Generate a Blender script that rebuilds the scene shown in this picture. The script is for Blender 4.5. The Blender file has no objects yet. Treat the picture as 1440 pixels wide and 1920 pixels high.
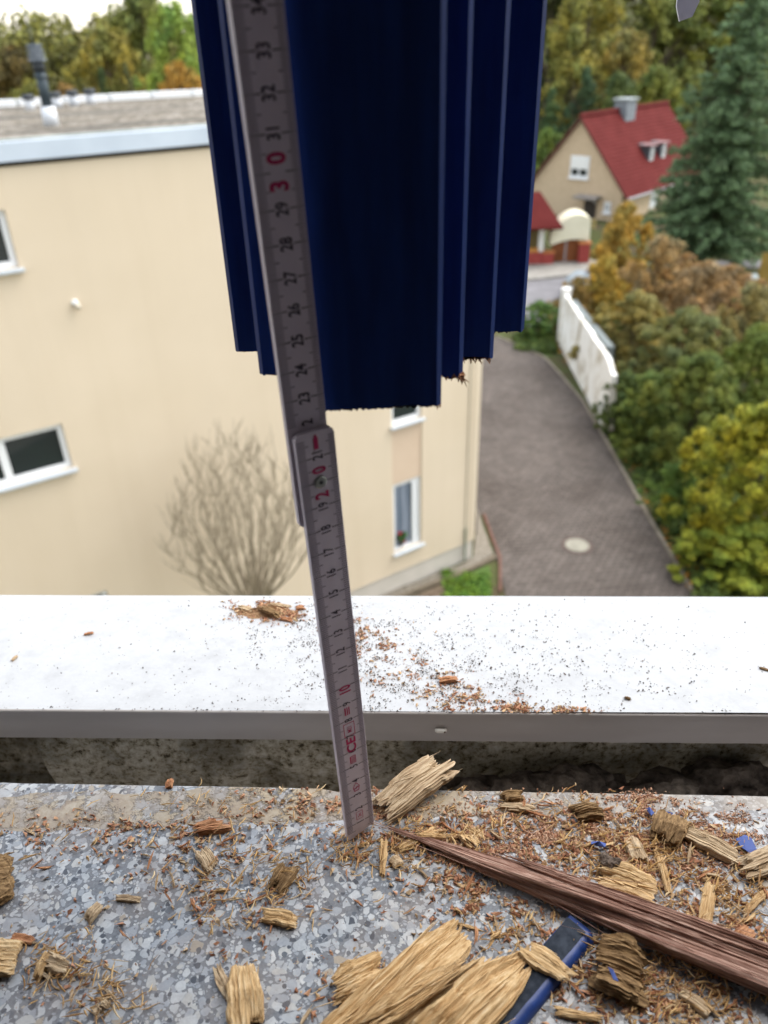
import bpy, bmesh, math, random
import numpy as np
from mathutils import Vector, Matrix, noise
R = math.radians
random.seed(7); rng = np.random.default_rng(7)
scene = bpy.context.scene
COL = scene.collection

# ------------------------------------------------------------------ camera
FPX = 1450.0                                  # focal length in photo pixels (photo 1440 x 1920)
_vp = np.array([68.0, -2401.0, -FPX])         # where plumb lines converge
_up = -_vp / np.linalg.norm(_vp)
_fw = np.array([0, 0, -1.0]); _fw = _fw - _up * (_fw @ _up); _fw /= np.linalg.norm(_fw)
_rt = np.cross(_fw, _up)
CM = np.array([_rt, _fw, _up])                # camera axes -> world
CAM = np.array([0, 0, 0.332])
cd = bpy.data.cameras.new('camera'); cam = bpy.data.objects.new('camera', cd); COL.objects.link(cam)
cam.matrix_world = Matrix.Translation(Vector(CAM)) @ Matrix([list(r) for r in CM]).to_4x4()
cd.sensor_fit = 'VERTICAL'; cd.sensor_height = 36; cd.sensor_width = 27
cd.lens = 36 * FPX / 1920
cd.clip_start = 0.02; cd.clip_end = 2000
cd.dof.use_dof = True; cd.dof.focus_distance = 0.395; cd.dof.aperture_fstop = 9.5
scene.camera = cam

# ------------------------------------------------------------------ light
SUN_AZ, SUN_EL = 66, 58                      # degrees clockwise from +Y
w = bpy.data.worlds.new('World'); scene.world = w; w.use_nodes = True
nt = w.node_tree; bg = nt.nodes['Background']
sky = nt.nodes.new('ShaderNodeTexSky'); sky.sky_type = 'NISHITA'; sky.sun_disc = False
sky.sun_elevation = R(SUN_EL); sky.sun_rotation = R(SUN_AZ); sky.air_density = 1.7; sky.dust_density = 1.3; sky.ozone_density = 1.0
hs = nt.nodes.new('ShaderNodeHueSaturation'); hs.inputs['Saturation'].default_value = 0.35
nt.links.new(sky.outputs[0], hs.inputs['Color']); nt.links.new(hs.outputs[0], bg.inputs[0])
bg.inputs[1].default_value = 0.15
sd = bpy.data.lights.new('sun', 'SUN'); sd.energy = 1.5; sd.angle = R(50); sd.color = (1.0, 0.95, 0.87)
sun = bpy.data.objects.new('sun', sd); COL.objects.link(sun)
_s = Vector((math.sin(R(SUN_AZ)) * math.cos(R(SUN_EL)), math.cos(R(SUN_AZ)) * math.cos(R(SUN_EL)), math.sin(R(SUN_EL))))
sun.rotation_euler = _s.to_track_quat('Z', 'Y').to_euler()
scene.view_settings.view_transform = 'Standard'; scene.view_settings.look = 'None'
scene.view_settings.exposure = 1.5; scene.view_settings.gamma = 1
try:
    scene.cycles.max_bounces = 8
except Exception: pass

# ------------------------------------------------------------------ layout helpers
def ray(x, y): return CM @ np.array([x - 720, 960 - y, -FPX])
def atz(x, y, z=0.0):
    d = ray(x, y); return CAM + d * (z - CAM[2]) / d[2]
def aty(x, y, Y):
    d = ray(x, y); return CAM + d * (Y - CAM[1]) / d[1]
def atplane(x, y, p, n):
    d = ray(x, y); return CAM + d * ((p - CAM) @ n) / (d @ n)
GZ = -10.668
def sstep(t):
    t = max(0.0, min(1.0, t)); return t * t * (3 - 2 * t)
def ground(x, y):
    z = GZ + 1.25 * sstep((y - 47) / 2.5) * sstep((x - 7) / 2.0)
    z += 13 * sstep((y - 64) / 55) * sstep((x + 15) / 45) + 7 * sstep((y - 110) / 80)
    return z

# ------------------------------------------------------------------ object helpers
def tag(o, label=None, cat=None, group=None, kind=None):
    if label: o['label'] = label
    if cat: o['category'] = cat
    if group: o['group'] = group
    if kind: o['kind'] = kind
    return o
def empty(name, loc=(0, 0, 0), rz=0):
    o = bpy.data.objects.new(name, None); COL.objects.link(o); o.location = loc; o.rotation_euler = (0, 0, rz)
    o.empty_display_size = 0.05; return o
def mk(name, verts, faces, mat, parent=None, smooth=False, mats=None, midx=None):
    me = bpy.data.meshes.new(name); me.from_pydata([tuple(v) for v in verts], [], faces); me.update()
    for m in (mats or [mat]): me.materials.append(m)
    if midx is not None: me.polygons.foreach_set('material_index', midx)
    if smooth: me.polygons.foreach_set('use_smooth', [True] * len(me.polygons))
    o = bpy.data.objects.new(name, me); COL.objects.link(o)
    if parent: o.parent = parent
    return o
class MB:
    def __init__(s): s.v = []; s.f = []
    def add(s, v, f):
        n = len(s.v); s.v += [tuple(p) for p in v]; s.f += [tuple(i + n for i in q) for q in f]; return s
    def box(s, x0, x1, y0, y1, z0, z1, M=None):
        v = [Vector((x, y, z)) for z in (z0, z1) for y in (y0, y1) for x in (x0, x1)]
        if M is not None: v = [M @ p for p in v]
        return s.add(v, [(0, 2, 3, 1), (4, 5, 7, 6), (0, 1, 5, 4), (2, 6, 7, 3), (0, 4, 6, 2), (1, 3, 7, 5)])
    def tube(s, pts, rads, seg=8, cap=True):
        rings = []
        n0 = len(s.v); pts = [Vector(p) for p in pts]
        for i, p in enumerate(pts):
            d = (pts[min(i + 1, len(pts) - 1)] - pts[max(i - 1, 0)]).normalized()
            a = d.orthogonal().normalized() if abs(d.z) > .99 else d.cross(Vector((0, 0, 1))).normalized()
            b = d.cross(a)
            r = rads[i] if hasattr(rads, '__len__') else rads
            for k in range(seg):
                t = 2 * math.pi * k / seg
                s.v.append(tuple(p + a * (r * math.cos(t)) + b * (r * math.sin(t))))
        for i in range(len(pts) - 1):
            for k in range(seg):
                k2 = (k + 1) % seg
                s.f.append((n0 + i * seg + k, n0 + i * seg + k2, n0 + (i + 1) * seg + k2, n0 + (i + 1) * seg + k))
        if cap:
            s.f.append(tuple(n0 + k for k in range(seg))[::-1]); s.f.append(tuple(n0 + (len(pts) - 1) * seg + k for k in range(seg)))
        return s
    def build(s, name, mat, parent=None, smooth=False, bevel=0):
        o = mk(name, s.v, s.f, mat, parent, smooth)
        if bevel:
            b = o.modifiers.new('b', 'BEVEL'); b.width = bevel; b.segments = 3; b.limit_method = 'ANGLE'
        return o

# ------------------------------------------------------------------ material helpers
def mat(name, col, rough=0.8, spec=0.3, metal=0.0):
    m = bpy.data.materials.new(name); m.use_nodes = True; p = m.node_tree.nodes['Principled BSDF']
    p.inputs['Base Color'].default_value = (*col, 1); p.inputs['Roughness'].default_value = rough
    p.inputs['Specular IOR Level'].default_value = spec; p.inputs['Metallic'].default_value = metal
    return m
def N(m, t, **kw):
    n = m.node_tree.nodes.new(t)
    for k, v in kw.items(): setattr(n, k, v)
    return n
def L(m, a, b): m.node_tree.links.new(a, b)
def coords(m, kind='Object', scale=(1, 1, 1)):
    tc = N(m, 'ShaderNodeTexCoord'); mp = N(m, 'ShaderNodeMapping'); mp.inputs['Scale'].default_value = scale
    L(m, tc.outputs[kind], mp.inputs[0]); return mp.outputs[0]
def noise_tex(m, vec, scale, detail=4, rough=.55, dist=0):
    n = N(m, 'ShaderNodeTexNoise'); n.inputs['Scale'].default_value = scale; n.inputs['Detail'].default_value = detail
    n.inputs['Roughness'].default_value = rough; n.inputs['Distortion'].default_value = dist; L(m, vec, n.inputs['Vector']); return n.outputs['Fac']
def ramp(m, fac, stops, interp='LINEAR'):
    r = N(m, 'ShaderNodeValToRGB'); cr = r.color_ramp; cr.interpolation = interp
    while len(cr.elements) < len(stops): cr.elements.new(0.5)
    for e, (p, c) in zip(cr.elements, stops): e.position = p; e.color = (*c, 1) if len(c) == 3 else c
    L(m, fac, r.inputs[0]); return r.outputs['Color']
def mix(m, fac, a, b, mode='MIX'):
    x = N(m, 'ShaderNodeMix', data_type='RGBA', blend_type=mode)
    for s, v in ((x.inputs[0], fac), (x.inputs[6], a), (x.inputs[7], b)):
        if isinstance(v, (int, float)): s.default_value = v
        elif isinstance(v, tuple): s.default_value = (*v, 1)
        else: L(m, v, s)
    return x.outputs[2]
def math_(m, op, a, b=0.0, c=None):
    x = N(m, 'ShaderNodeMath', operation=op)
    for s, v in zip(x.inputs, (a, b) if c is None else (a, b, c)):
        if isinstance(v, (int, float)): s.default_value = v
        else: L(m, v, s)
    return x.outputs[0]
def bump(m, h, dist=0.001, strength=1.0):
    b = N(m, 'ShaderNodeBump'); b.inputs['Distance'].default_value = dist; b.inputs['Strength'].default_value = strength
    L(m, h, b.inputs['Height']); L(m, b.outputs[0], m.node_tree.nodes['Principled BSDF'].inputs['Normal'])
def base(m, c): L(m, c, m.node_tree.nodes['Principled BSDF'].inputs['Base Color'])
def G(v): return (v, v, v)

def m_noisy(name, c1, c2, scale, rough=.85, bumpd=0, spec=.25, detail=5, kind='Object', sc=(1, 1, 1)):
    m = mat(name, c1, rough, spec); v = coords(m, kind, sc)
    n = noise_tex(m, v, scale, detail); base(m, ramp(m, n, [(.35, c1), (.65, c2)]))
    if bumpd: bump(m, noise_tex(m, v, scale * 3, 5), bumpd)
    return m

# terrazzo
def m_terrazzo():
    m = mat('terrazzo', (.4, .42, .46), .32, .5); v0 = coords(m)
    nd = N(m, 'ShaderNodeTexNoise'); nd.inputs['Scale'].default_value = 170; nd.inputs['Detail'].default_value = 2; L(m, v0, nd.inputs['Vector'])
    va = N(m, 'ShaderNodeVectorMath', operation='MULTIPLY_ADD'); L(m, nd.outputs['Color'], va.inputs[0]); va.inputs[1].default_value = (.0022, .0022, .0); L(m, v0, va.inputs[2])
    v = va.outputs[0]
    def layer(scale, seed, keep, gap, seg=1.0):
        mp = N(m, 'ShaderNodeMapping'); mp.inputs['Location'].default_value = (seed, seed * .37, 0); mp.inputs['Rotation'].default_value = (0, 0, seed); mp.inputs['Scale'].default_value = (scale, scale * seg, scale * .001); L(m, v, mp.inputs[0])
        f = N(m, 'ShaderNodeTexVoronoi'); f.inputs['Scale'].default_value = 1; L(m, mp.outputs[0], f.inputs['Vector'])
        e = N(m, 'ShaderNodeTexVoronoi', feature='DISTANCE_TO_EDGE'); e.inputs['Scale'].default_value = 1; L(m, mp.outputs[0], e.inputs['Vector'])
        sp = N(m, 'ShaderNodeSeparateColor'); L(m, f.outputs['Color'], sp.inputs[0])
        k = math_(m, 'LESS_THAN', sp.outputs[0], keep)
        # round every chip: near its centre and off its cell edge
        g = math_(m, 'GREATER_THAN', e.outputs['Distance'], gap)
        rr = math_(m, 'MULTIPLY_ADD', sp.outputs[2], .30, .40)
        c = math_(m, 'LESS_THAN', f.outputs['Distance'], rr)
        return math_(m, 'MULTIPLY', math_(m, 'MULTIPLY', k, g), c), sp.outputs[1], sp.outputs[2]
    chipcol = [(0, (.32, .35, .39)), (.22, (.42, .45, .48)), (.45, (.53, .555, .575)), (.68, (.36, .39, .43)), (.80, (.49, .495, .485)), (.93, (.40, .34, .26)), (.97, (.62, .635, .64))]
    mt = ramp(m, noise_tex(m, v0, 900, 4), [(.3, (.10, .112, .13)), (.7, (.19, .207, .235))])
    k1, a1, _ = layer(520, 1.3, .6, .07, 1.25)
    k2, a2, _ = layer(270, 4.1, .66, .08, .8)
    k3, a3, _ = layer(165, 9.4, .5, .06, 1.3)
    k4, a4, _ = layer(380, 15.2, .17, .05)
    col = mix(m, k1, mt, ramp(m, a1, chipcol, 'CONSTANT'))
    col = mix(m, k2, col, ramp(m, a2, chipcol, 'CONSTANT'))
    col = mix(m, k3, col, ramp(m, a3, chipcol, 'CONSTANT'))
    col = mix(m, k4, col, ramp(m, a4, [(0, (.025, .035, .055)), (.5, (.07, .085, .11))], 'CONSTANT'))
    col = mix(m, .10, col, (.335, .36, .395))
    veins = noise_tex(m, v0, 420, 5, .65, 1.0)
    col = mix(m, .4, col, ramp(m, veins, [(.3, (.45, .48, .54)), (.6, (1, 1, 1))]), 'MULTIPLY')
    # brown dust film
    dust = ramp(m, noise_tex(m, v0, 38, 6, .7), [(.42, G(0)), (.72, G(1))])
    col = mix(m, math_(m, 'MULTIPLY', dust, .4), col, (.30, .22, .16))
    # old paint and putty along the seat of the removed frame
    sx = N(m, 'ShaderNodeSeparateXYZ'); L(m, v0, sx.inputs[0])
    wob = math_(m, 'MULTIPLY_ADD', noise_tex(m, v0, 60, 4), .012, -.006)
    y = math_(m, 'ADD', sx.outputs[1], wob)
    band = math_(m, 'MULTIPLY', math_(m, 'GREATER_THAN', y, .2515), math_(m, 'LESS_THAN', y, .2735))
    pn = noise_tex(m, v0, 75, 7, .7)
    pb = math_(m, 'MULTIPLY', band, ramp(m, pn, [(.47, G(0)), (.52, G(1))]))
    xm = ramp(m, math_(m, 'MULTIPLY_ADD', sx.outputs[0], 4, .5), [(0, G(.7)), (.1, G(1)), (.6, G(1)), (.86, G(.4)), (1, G(.1))])
    pb = math_(m, 'MULTIPLY', pb, xm)
    pc = ramp(m, noise_tex(m, v0, 150, 5, .7), [(.36, (.10, .05, .025)), (.45, (.26, .16, .08)), (.52, (.42, .33, .20)), (.7, (.52, .46, .34))])
    col = mix(m, pb, col, pc)
    smear = math_(m, 'MULTIPLY', math_(m, 'MULTIPLY', band, ramp(m, noise_tex(m, v0, 26, 5, .6), [(.36, G(.25)), (.58, G(1))])), .8)
    col = mix(m, smear, col, (.30, .245, .19))
    base(m, col)
    rg = ramp(m, noise_tex(m, v0, 60, 5), [(.35, G(.28)), (.7, G(.6))])
    L(m, rg, m.node_tree.nodes['Principled BSDF'].inputs['Roughness'])
    h = math_(m, 'ADD', math_(m, 'MULTIPLY_ADD', pb, 1.1, math_(m, 'MULTIPLY', band, .9)), math_(m, 'MULTIPLY', noise_tex(m, v0, 500, 4), .22))
    bump(m, h, .0006, .8)
    return m
def m_wood(name, stops, sy=900, dark=.5, bumpd=.0006, sx=.04):
    m = mat(name, stops[0][1], .78, .2); v = coords(m, 'Object', (sx, 1, 1))
    n = noise_tex(m, v, sy, 5, .65)
    n2 = noise_tex(m, coords(m, 'Object'), 160, 4)
    col = ramp(m, math_(m, 'ADD', math_(m, 'MULTIPLY', n, .8), math_(m, 'MULTIPLY', n2, .2)), stops)
    gi = N(m, 'ShaderNodeNewGeometry')
    base(m, col); bump(m, n, bumpd, 1.0)
    m.node_tree.nodes['Principled BSDF'].inputs['Subsurface Weight'].default_value = 0
    return m
W_YEL = m_wood('wood_yellow', [(.28, (.17, .085, .035)), (.40, (.44, .27, .12)), (.53, (.61, .42, .22)), (.68, (.73, .58, .37))])
W_TAN = m_wood('wood_tan', [(.28, (.17, .105, .06)), (.42, (.40, .28, .17)), (.56, (.56, .43, .28)), (.72, (.70, .58, .42))])
W_RED = m_wood('wood_red', [(.3, (.075, .032, .024)), (.42, (.24, .125, .09)), (.54, (.40, .245, .19)), (.66, (.58, .42, .34))], 700)
W_BRN = m_wood('wood_brown', [(.3, (.06, .035, .015)), (.45, (.17, .10, .045)), (.6, (.33, .21, .10)), (.75, (.48, .34, .18))])
W_ORG = m_wood('wood_orange', [(.3, (.16, .06, .03)), (.45, (.38, .17, .08)), (.6, (.52, .28, .15)), (.75, (.64, .42, .27))])
def m_blue(name, c, rough=.3, spec=.5):
    m = mat(name, c, rough, spec); v = coords(m)
    n = noise_tex(m, coords(m, 'Object', (1, 1, .12)), 160, 5)
    base(m, mix(m, .5, c, ramp(m, n, [(.3, tuple(x * .6 for x in c)), (.7, tuple(x * 1.5 for x in c))])))
    bump(m, n, .0003, .5); return m
BLUE = m_blue('navy_lacquer', (.008, .036, .19), .45, .2)
BLUE2 = m_blue('blue_lacquer', (.014, .045, .20), .45)

# ------------------------------------------------------------------ own building: room behind the camera, outer wall, sill
M_ROOM = m_noisy('room_plaster', (.70, .65, .66), (.75, .70, .71), 3)
M_OUT = m_noisy('outer_render', (.45, .42, .36), (.5, .47, .4), 8, bumpd=.002)
M_TERR = m_terrazzo()
def struct(name, mb, m, kind='structure'):
    o = mb.build(name, m); o['kind'] = kind; return o
b = MB().box(-2.0, 2.0, -3.2, -3.1, -.95, 1.75).box(-2.1, -2.0, -3.2, .26, -.95, 1.75).box(2.0, 2.1, -3.2, .26, -.95, 1.75)
struct('interior_walls', b, M_ROOM)
struct('interior_ceiling', MB().box(-2.1, 2.1, -3.2, .26, 1.753, 1.9), M_ROOM)
struct('interior_floor', MB().box(-2.1, 2.1, -3.2, .26, -1.1, -.953), m_noisy('floor_wood', (.12, .07, .04), (.18, .11, .06), 6))
bt = empty('window_wall', (0, .3, 0)); tag(bt, 'thick rendered outer wall that frames the open window of the room', 'wall')
def bx(name, m, x0, x1, y0, y1, z0, z1, parent=None, bevel=0):
    return MB().box(x0, x1, y0, y1, z0, z1).build(name, m, parent, bevel=bevel)
def par(o, p):
    o.parent = p; o.matrix_parent_inverse = p.matrix_world.inverted(); return o
bpy.context.view_layer.update()
wall_parts = MB().box(-2.0, -.75, .105, .43, -.95, 1.75).box(.75, 2.0, .105, .43, -.95, 1.75).box(-.75, .75, .105, .43, 1.25, 1.75).box(-.75, .75, .105, .255, -.95, -.036)
par(wall_parts.build('inner_wall', M_ROOM), bt)
shell = MB().box(-6, -2.003, .433, .62, -10.6, 2.6).box(2.003, 6, .433, .62, -10.6, 2.6).box(-2.0, -.95, .433, .45, -10.6, 2.6).box(.95, 2.0, .433, .45, -10.6, 2.6).box(-.95, .95, .433, .45, -10.6, -.09).box(-.95, .95, .433, .45, 1.25, 2.6)
par(shell.build('facade', M_OUT), bt)

# terrazzo slab, far edge follows the photo
eL = atz(-300, 1460); eR = atz(1740, 1495)
def edge_y(x): return eL[1] + (x - eL[0]) / (eR[0] - eL[0]) * (eR[1] - eL[1])
def terr():
    nx, v, f = 160, [], []
    for i in range(nx + 1):
        x = -.75 + 1.5 * i / nx
        ye = edge_y(x) + .0006 * noise.noise(Vector((x * 60, 0, 3))) - (.002 if noise.noise(Vector((x * 130, 5, 1))) > .42 else 0)
        for (yy, zz) in ((.05, -.034), (.05, -.003), (.053, 0.0), (.20, 0), (ye - .0012, 0.0), (ye, -.0012), (ye, -.034)):
            v.append((x, yy, zz))
    for i in range(nx):
        for k in range(6): f.append((i * 7 + k, (i + 1) * 7 + k, (i + 1) * 7 + k + 1, i * 7 + k + 1))
    f += [tuple(range(7)), tuple(nx * 7 + k for k in range(6, -1, -1))]
    return mk('terrazzo_sill', v, f, M_TERR)
ts = terr(); tag(ts, 'grey speckled terrazzo window sill littered with wood debris', 'window sill')

# concrete face under the metal sill, with cavity
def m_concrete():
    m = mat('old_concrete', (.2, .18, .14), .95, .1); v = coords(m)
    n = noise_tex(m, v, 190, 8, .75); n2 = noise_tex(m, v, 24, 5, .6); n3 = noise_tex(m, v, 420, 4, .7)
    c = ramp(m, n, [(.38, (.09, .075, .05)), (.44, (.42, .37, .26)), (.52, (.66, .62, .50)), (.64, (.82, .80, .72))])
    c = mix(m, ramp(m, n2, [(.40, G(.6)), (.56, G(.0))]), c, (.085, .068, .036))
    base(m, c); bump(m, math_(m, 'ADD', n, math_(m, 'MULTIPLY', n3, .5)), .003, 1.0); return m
M_CONC = m_concrete()
def rough_wall():
    nx, nz = 300, 40; v = []; f = []
    for j in range(nz + 1):
        for i in range(nx + 1):
            x = -.75 + 1.5 * i / nx; z = -.16 + .135 * j / nz
            y = .341 + .0025 * noise.fractal(Vector((x * 45, z * 45, 0)), 1, 2, 5)
            if x < -.222: y += .085 * sstep((-.222 - x + .004 * noise.noise(Vector((0, z * 200, 2)))) / .012) * (1 if z < -.024 else 1)
            y += .006 * max(0, -.055 - z) / .05 * (1 + noise.noise(Vector((x * 30, 0, 1))))
            v.append((x, y, z))
    for j in range(nz):
        for i in range(nx):
            a = j * (nx + 1) + i; f.append((a, a + 1, a + nx + 2, a + nx + 1))
    o = mk('concrete_upstand', v, f, M_CONC, None, True)
    return o
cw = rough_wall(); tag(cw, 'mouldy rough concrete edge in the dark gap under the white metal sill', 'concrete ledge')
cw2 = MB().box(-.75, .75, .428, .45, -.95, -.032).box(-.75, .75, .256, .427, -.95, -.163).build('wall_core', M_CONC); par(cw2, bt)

# metal sill: top plate slightly falling outward, lip towards the room, drip edge outside
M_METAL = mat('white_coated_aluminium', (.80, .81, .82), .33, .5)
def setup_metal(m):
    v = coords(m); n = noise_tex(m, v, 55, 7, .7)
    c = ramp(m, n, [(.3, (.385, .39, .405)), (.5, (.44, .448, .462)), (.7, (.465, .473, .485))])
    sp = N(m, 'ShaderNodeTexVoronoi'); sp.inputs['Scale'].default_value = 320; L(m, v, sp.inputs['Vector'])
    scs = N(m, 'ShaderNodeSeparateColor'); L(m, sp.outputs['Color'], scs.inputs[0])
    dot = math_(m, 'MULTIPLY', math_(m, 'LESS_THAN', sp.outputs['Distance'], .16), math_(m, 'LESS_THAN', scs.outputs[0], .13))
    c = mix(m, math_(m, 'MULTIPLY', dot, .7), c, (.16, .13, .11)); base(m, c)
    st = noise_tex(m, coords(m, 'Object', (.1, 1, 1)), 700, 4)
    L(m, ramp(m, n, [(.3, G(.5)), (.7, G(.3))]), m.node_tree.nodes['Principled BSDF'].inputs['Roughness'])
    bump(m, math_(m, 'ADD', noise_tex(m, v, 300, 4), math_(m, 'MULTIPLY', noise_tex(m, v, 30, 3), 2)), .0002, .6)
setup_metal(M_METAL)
M_LIP = m_noisy('grey_coated_aluminium', (.52, .49, .475), (.60, .57, .555), 40, .45, sc=(.25, 1, 1), spec=.4)
ZT = -.004
_l0 = atz(0, 1332, ZT); _l1 = atz(1440, 1342, ZT)
def lipy(x): return _l0[1] + (x - _l0[0]) / (_l1[0] - _l0[0]) * (_l1[1] - _l0[1])
def _am(px, py):
    p = atz(px, py, ZT)
    for _ in range(5): p = atz(px, py, ZT - .082 * (p[1] - .333))
    return p
_f0 = _am(0, 1116); _f1 = _am(1440, 1119)
def fary(x): return _f0[1] + (x - _f0[0]) / (_f1[0] - _f0[0]) * (_f1[1] - _f0[1])
def metal():
    t = empty('metal_sill', (0, .4, ZT)); tag(t, 'white powder coated metal sill plate outside the window, dusted with sawdust', 'window sill')
    bpy.context.view_layer.update()
    nx, ny = 120, 24; v = []; f = []
    for j in range(ny + 1):
        for i in range(nx + 1):
            x = -.9 + 1.8 * i / nx; s = j / ny; y0 = lipy(x); y = y0 + .0012 + (fary(x) - y0 - .0012) * s
            v.append((x, y, ZT - .082 * (y - .333) + .0004 * noise.noise(Vector((x * 9, y * 25, 0)))))
    for j in range(ny):
        for i in range(nx):
            a = j * (nx + 1) + i; f.append((a, a + 1, a + nx + 2, a + nx + 1))
    # drip edge
    n0 = len(v)
    for i in range(nx + 1):
        x, y, z = v[ny * (nx + 1) + i]; v += [(x, y + .0012, z - .0015), (x, y + .0012, z - .03)]
    for i in range(nx):
        a = ny * (nx + 1) + i; c = n0 + 2 * i
        f += [(a, a + 1, c + 2, c), (c, c + 2, c + 3, c + 1)]
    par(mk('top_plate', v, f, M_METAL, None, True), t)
    v = []; f = []
    for i in range(nx + 1):
        x = -.9 + 1.8 * i / nx; y = lipy(x); dz = .0003 * noise.noise(Vector((x * 40, 7, 0)))
        v += [(x, y + .0012, ZT), (x, y + .0004, ZT - .0003 + dz), (x, y, ZT - .0012 + dz), (x, y - .0004, ZT - .0225 + dz), (x, y + .001, ZT - .0235 + dz), (x, y + .004, ZT - .0235)]
    for i in range(nx):
        for k in range(5):
            a = i * 6 + k; f.append((a, a + 1, a + 7, a + 6))
    par(mk('front_lip', v, f, M_LIP, None, True), t)
    return t
metal()
def mz(y): return ZT - .082 * (y - .333)
def atmetal(px, py):
    p = atz(px, py, ZT)
    for _ in range(4): p = atz(px, py, mz(p[1]))
    return p
# white plug in the lip
p = aty(826, 1366, lipy(.03) - .0004); pl = empty('drain_plug', tuple(p)); tag(pl, 'tiny white plastic plug sitting in the grey lip of the metal sill', 'plug')
c = MB().tube([(-.0030, -.0004, 0), (-.0027, -.0014, 0), (-.0018, -.0018, 0), (.0018, -.0018, 0), (.0027, -.0014, 0), (.0030, -.0004, 0)], [.0006, .0012, .0014, .0014, .0012, .0006], 12)
c.build('plug_body', mat('white_plastic', (.92, .91, .86), .35), pl, True)
MB().tube([(.0020, -.0022, 0), (.0023, -.0031, 0)], [.0006, .0006], 8).build('plug_hole', mat('rust_brown', (.12, .07, .03), .8), pl)

# ------------------------------------------------------------------ blue window post
post = empty('window_post', (0, .3, .222)); tag(post, 'dark navy stepped window post sawn off above the sill, behind the folding rule', 'window post')
bpy.context.view_layer.update()
def ragged_bar(name, x0, x1, y0, y1, zb, slope=0.0, rag=.0008, mtl=BLUE, rb=.0017, rside=0.0):
    # extruded profile with rounded vertical edges and a torn lower end
    prof = []
    for (cx, cy, a0) in ((x1 - rb, y0 + rb, -90), (x1 - rb, y1 - rb, 0), (x0 + rb, y1 - rb, 90), (x0 + rb, y0 + rb, 180)):
        for k in (0, 5): a = R(a0 + 18 * k); prof.append((cx + rb * math.cos(a), cy + rb * math.sin(a)))
    dense = []
    for i in range(len(prof)):
        a, c = prof[i], prof[(i + 1) % len(prof)]; d = math.hypot(a[0] - c[0], a[1] - c[1]); n = max(1, int(d / .0006))
        for k in range(n): dense.append((a[0] + (c[0] - a[0]) * k / n, a[1] + (c[1] - a[1]) * k / n))
    n = len(dense); v = []; f = []
    zs = [zb, zb + .003, zb + .02] + [zb + .02 + (1.24 - zb - .02) * k / 12 for k in range(1, 13)]
    for j, z in enumerate(zs):
        for (x, y) in dense:
            zz = z + slope * (x - x0)
            if j == 0:
                zz += rag * (noise.noise(Vector((x * 900, y * 900, 1))) + .7 * noise.noise(Vector((x * 2500, y * 2500, 4)))) - rside * max(0, noise.noise(Vector((x * 300, y * 300, 9))))
            v.append((x, y, zz))
    for j in range(len(zs) - 1):
        for i in range(n): f.append((j * n + i, j * n + (i + 1) % n, (j + 1) * n + (i + 1) % n, (j + 1) * n + i))
    f.append(tuple(range(n))[::-1]); midx = [0] * (len(f) - 1) + [1]
    o = mk(name, v, f, None, None, False, [mtl, W_ORG], midx)
    o.data.polygons.foreach_set('use_smooth', [False] * len(f))
    return par(o, post)
ragged_bar('main_casing', -.0265, .0212, .2513, .300, .2222, .02, .0009)
ragged_bar('inner_moulding', -.010, .0320, .2818, .318, .2222, 0, .0022)
ragged_bar('middle_moulding', -.012, .0462, .3000, .338, .2222, 0, .0018)
ragged_bar('outer_moulding', -.0475, .010, .2885, .338, .2222, 0, .0005)
ragged_bar('outer_casing', .011, .0640, .3310, .372, .2222, .01, .0009)
ragged_bar('side_casing', -.0612, .0105, .3165, .371, .2222, 0, .0004)
# torn fibres at the cut
def fibres(name, pts, n, ln, parent, m):
    b = MB()
    for _ in range(n):
        (x, y, z), (sx, sy) = random.choice(pts)
        p0 = Vector((x + random.uniform(-sx, sx), y + random.uniform(-sy, sy), z + .0015))
        d = Vector((random.gauss(.1, .3), random.gauss(0, .3), -1)).normalized(); l = ln * random.uniform(.3, 1)
        b.tube([p0, p0 + d * l * .6, p0 + d * l + Vector((random.gauss(0, .15) * l, 0, 0))], [.0005, .00035, .0001], 4)
    return par(b.build(name, m), parent)
fibres('torn_fibres', [((.0205, .262, .222), (.001, .01)), ((.027, .285, .2215), (.005, .002)), ((.038, .303, .2215), (.007, .002)), ((.031, .284, .2215), (.001, .004))], 150, .0042, post, W_ORG)
fibres('long_fibres', [((.0315, .286, .222), (.0005, .003))], 4, .010, post, W_TAN)
par(MB().box(-.75, .75, .25, .37, 1.235, 1.25).build('head_rail', BLUE), post)

# grey strip hanging at the upper right
p = [aty(x, y, .5) for x, y in ((1300, -260), (1296, -60), (1290, 12), (1286, 40))]; p[0] = np.array([p[0][0] + .02, .452, 1.33])
st = MB(); wv = []
for q, wd in zip(p, (.006, .006, .0062, .0035)): wv += [(q[0] - wd, q[1], q[2]), (q[0] + wd, q[1] + .001, q[2] + .002), (q[0] + wd, q[1] + .0022, q[2] + .002), (q[0] - wd, q[1] + .0012, q[2])]
stf = []
for i in range(3):
    for k in range(4): stf.append((i * 4 + k, i * 4 + (k + 1) % 4, i * 4 + 4 + (k + 1) % 4, i * 4 + 4 + k))
stf += [(0, 1, 2, 3), (15, 14, 13, 12)]
o = mk('sealing_strip', wv, stf, m_noisy('grey_foam', (.80, .79, .84), (.86, .85, .9), 90)); tag(o, 'loose pale grey sealing strip dangling at the top right of the view', 'sealing strip')

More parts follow.
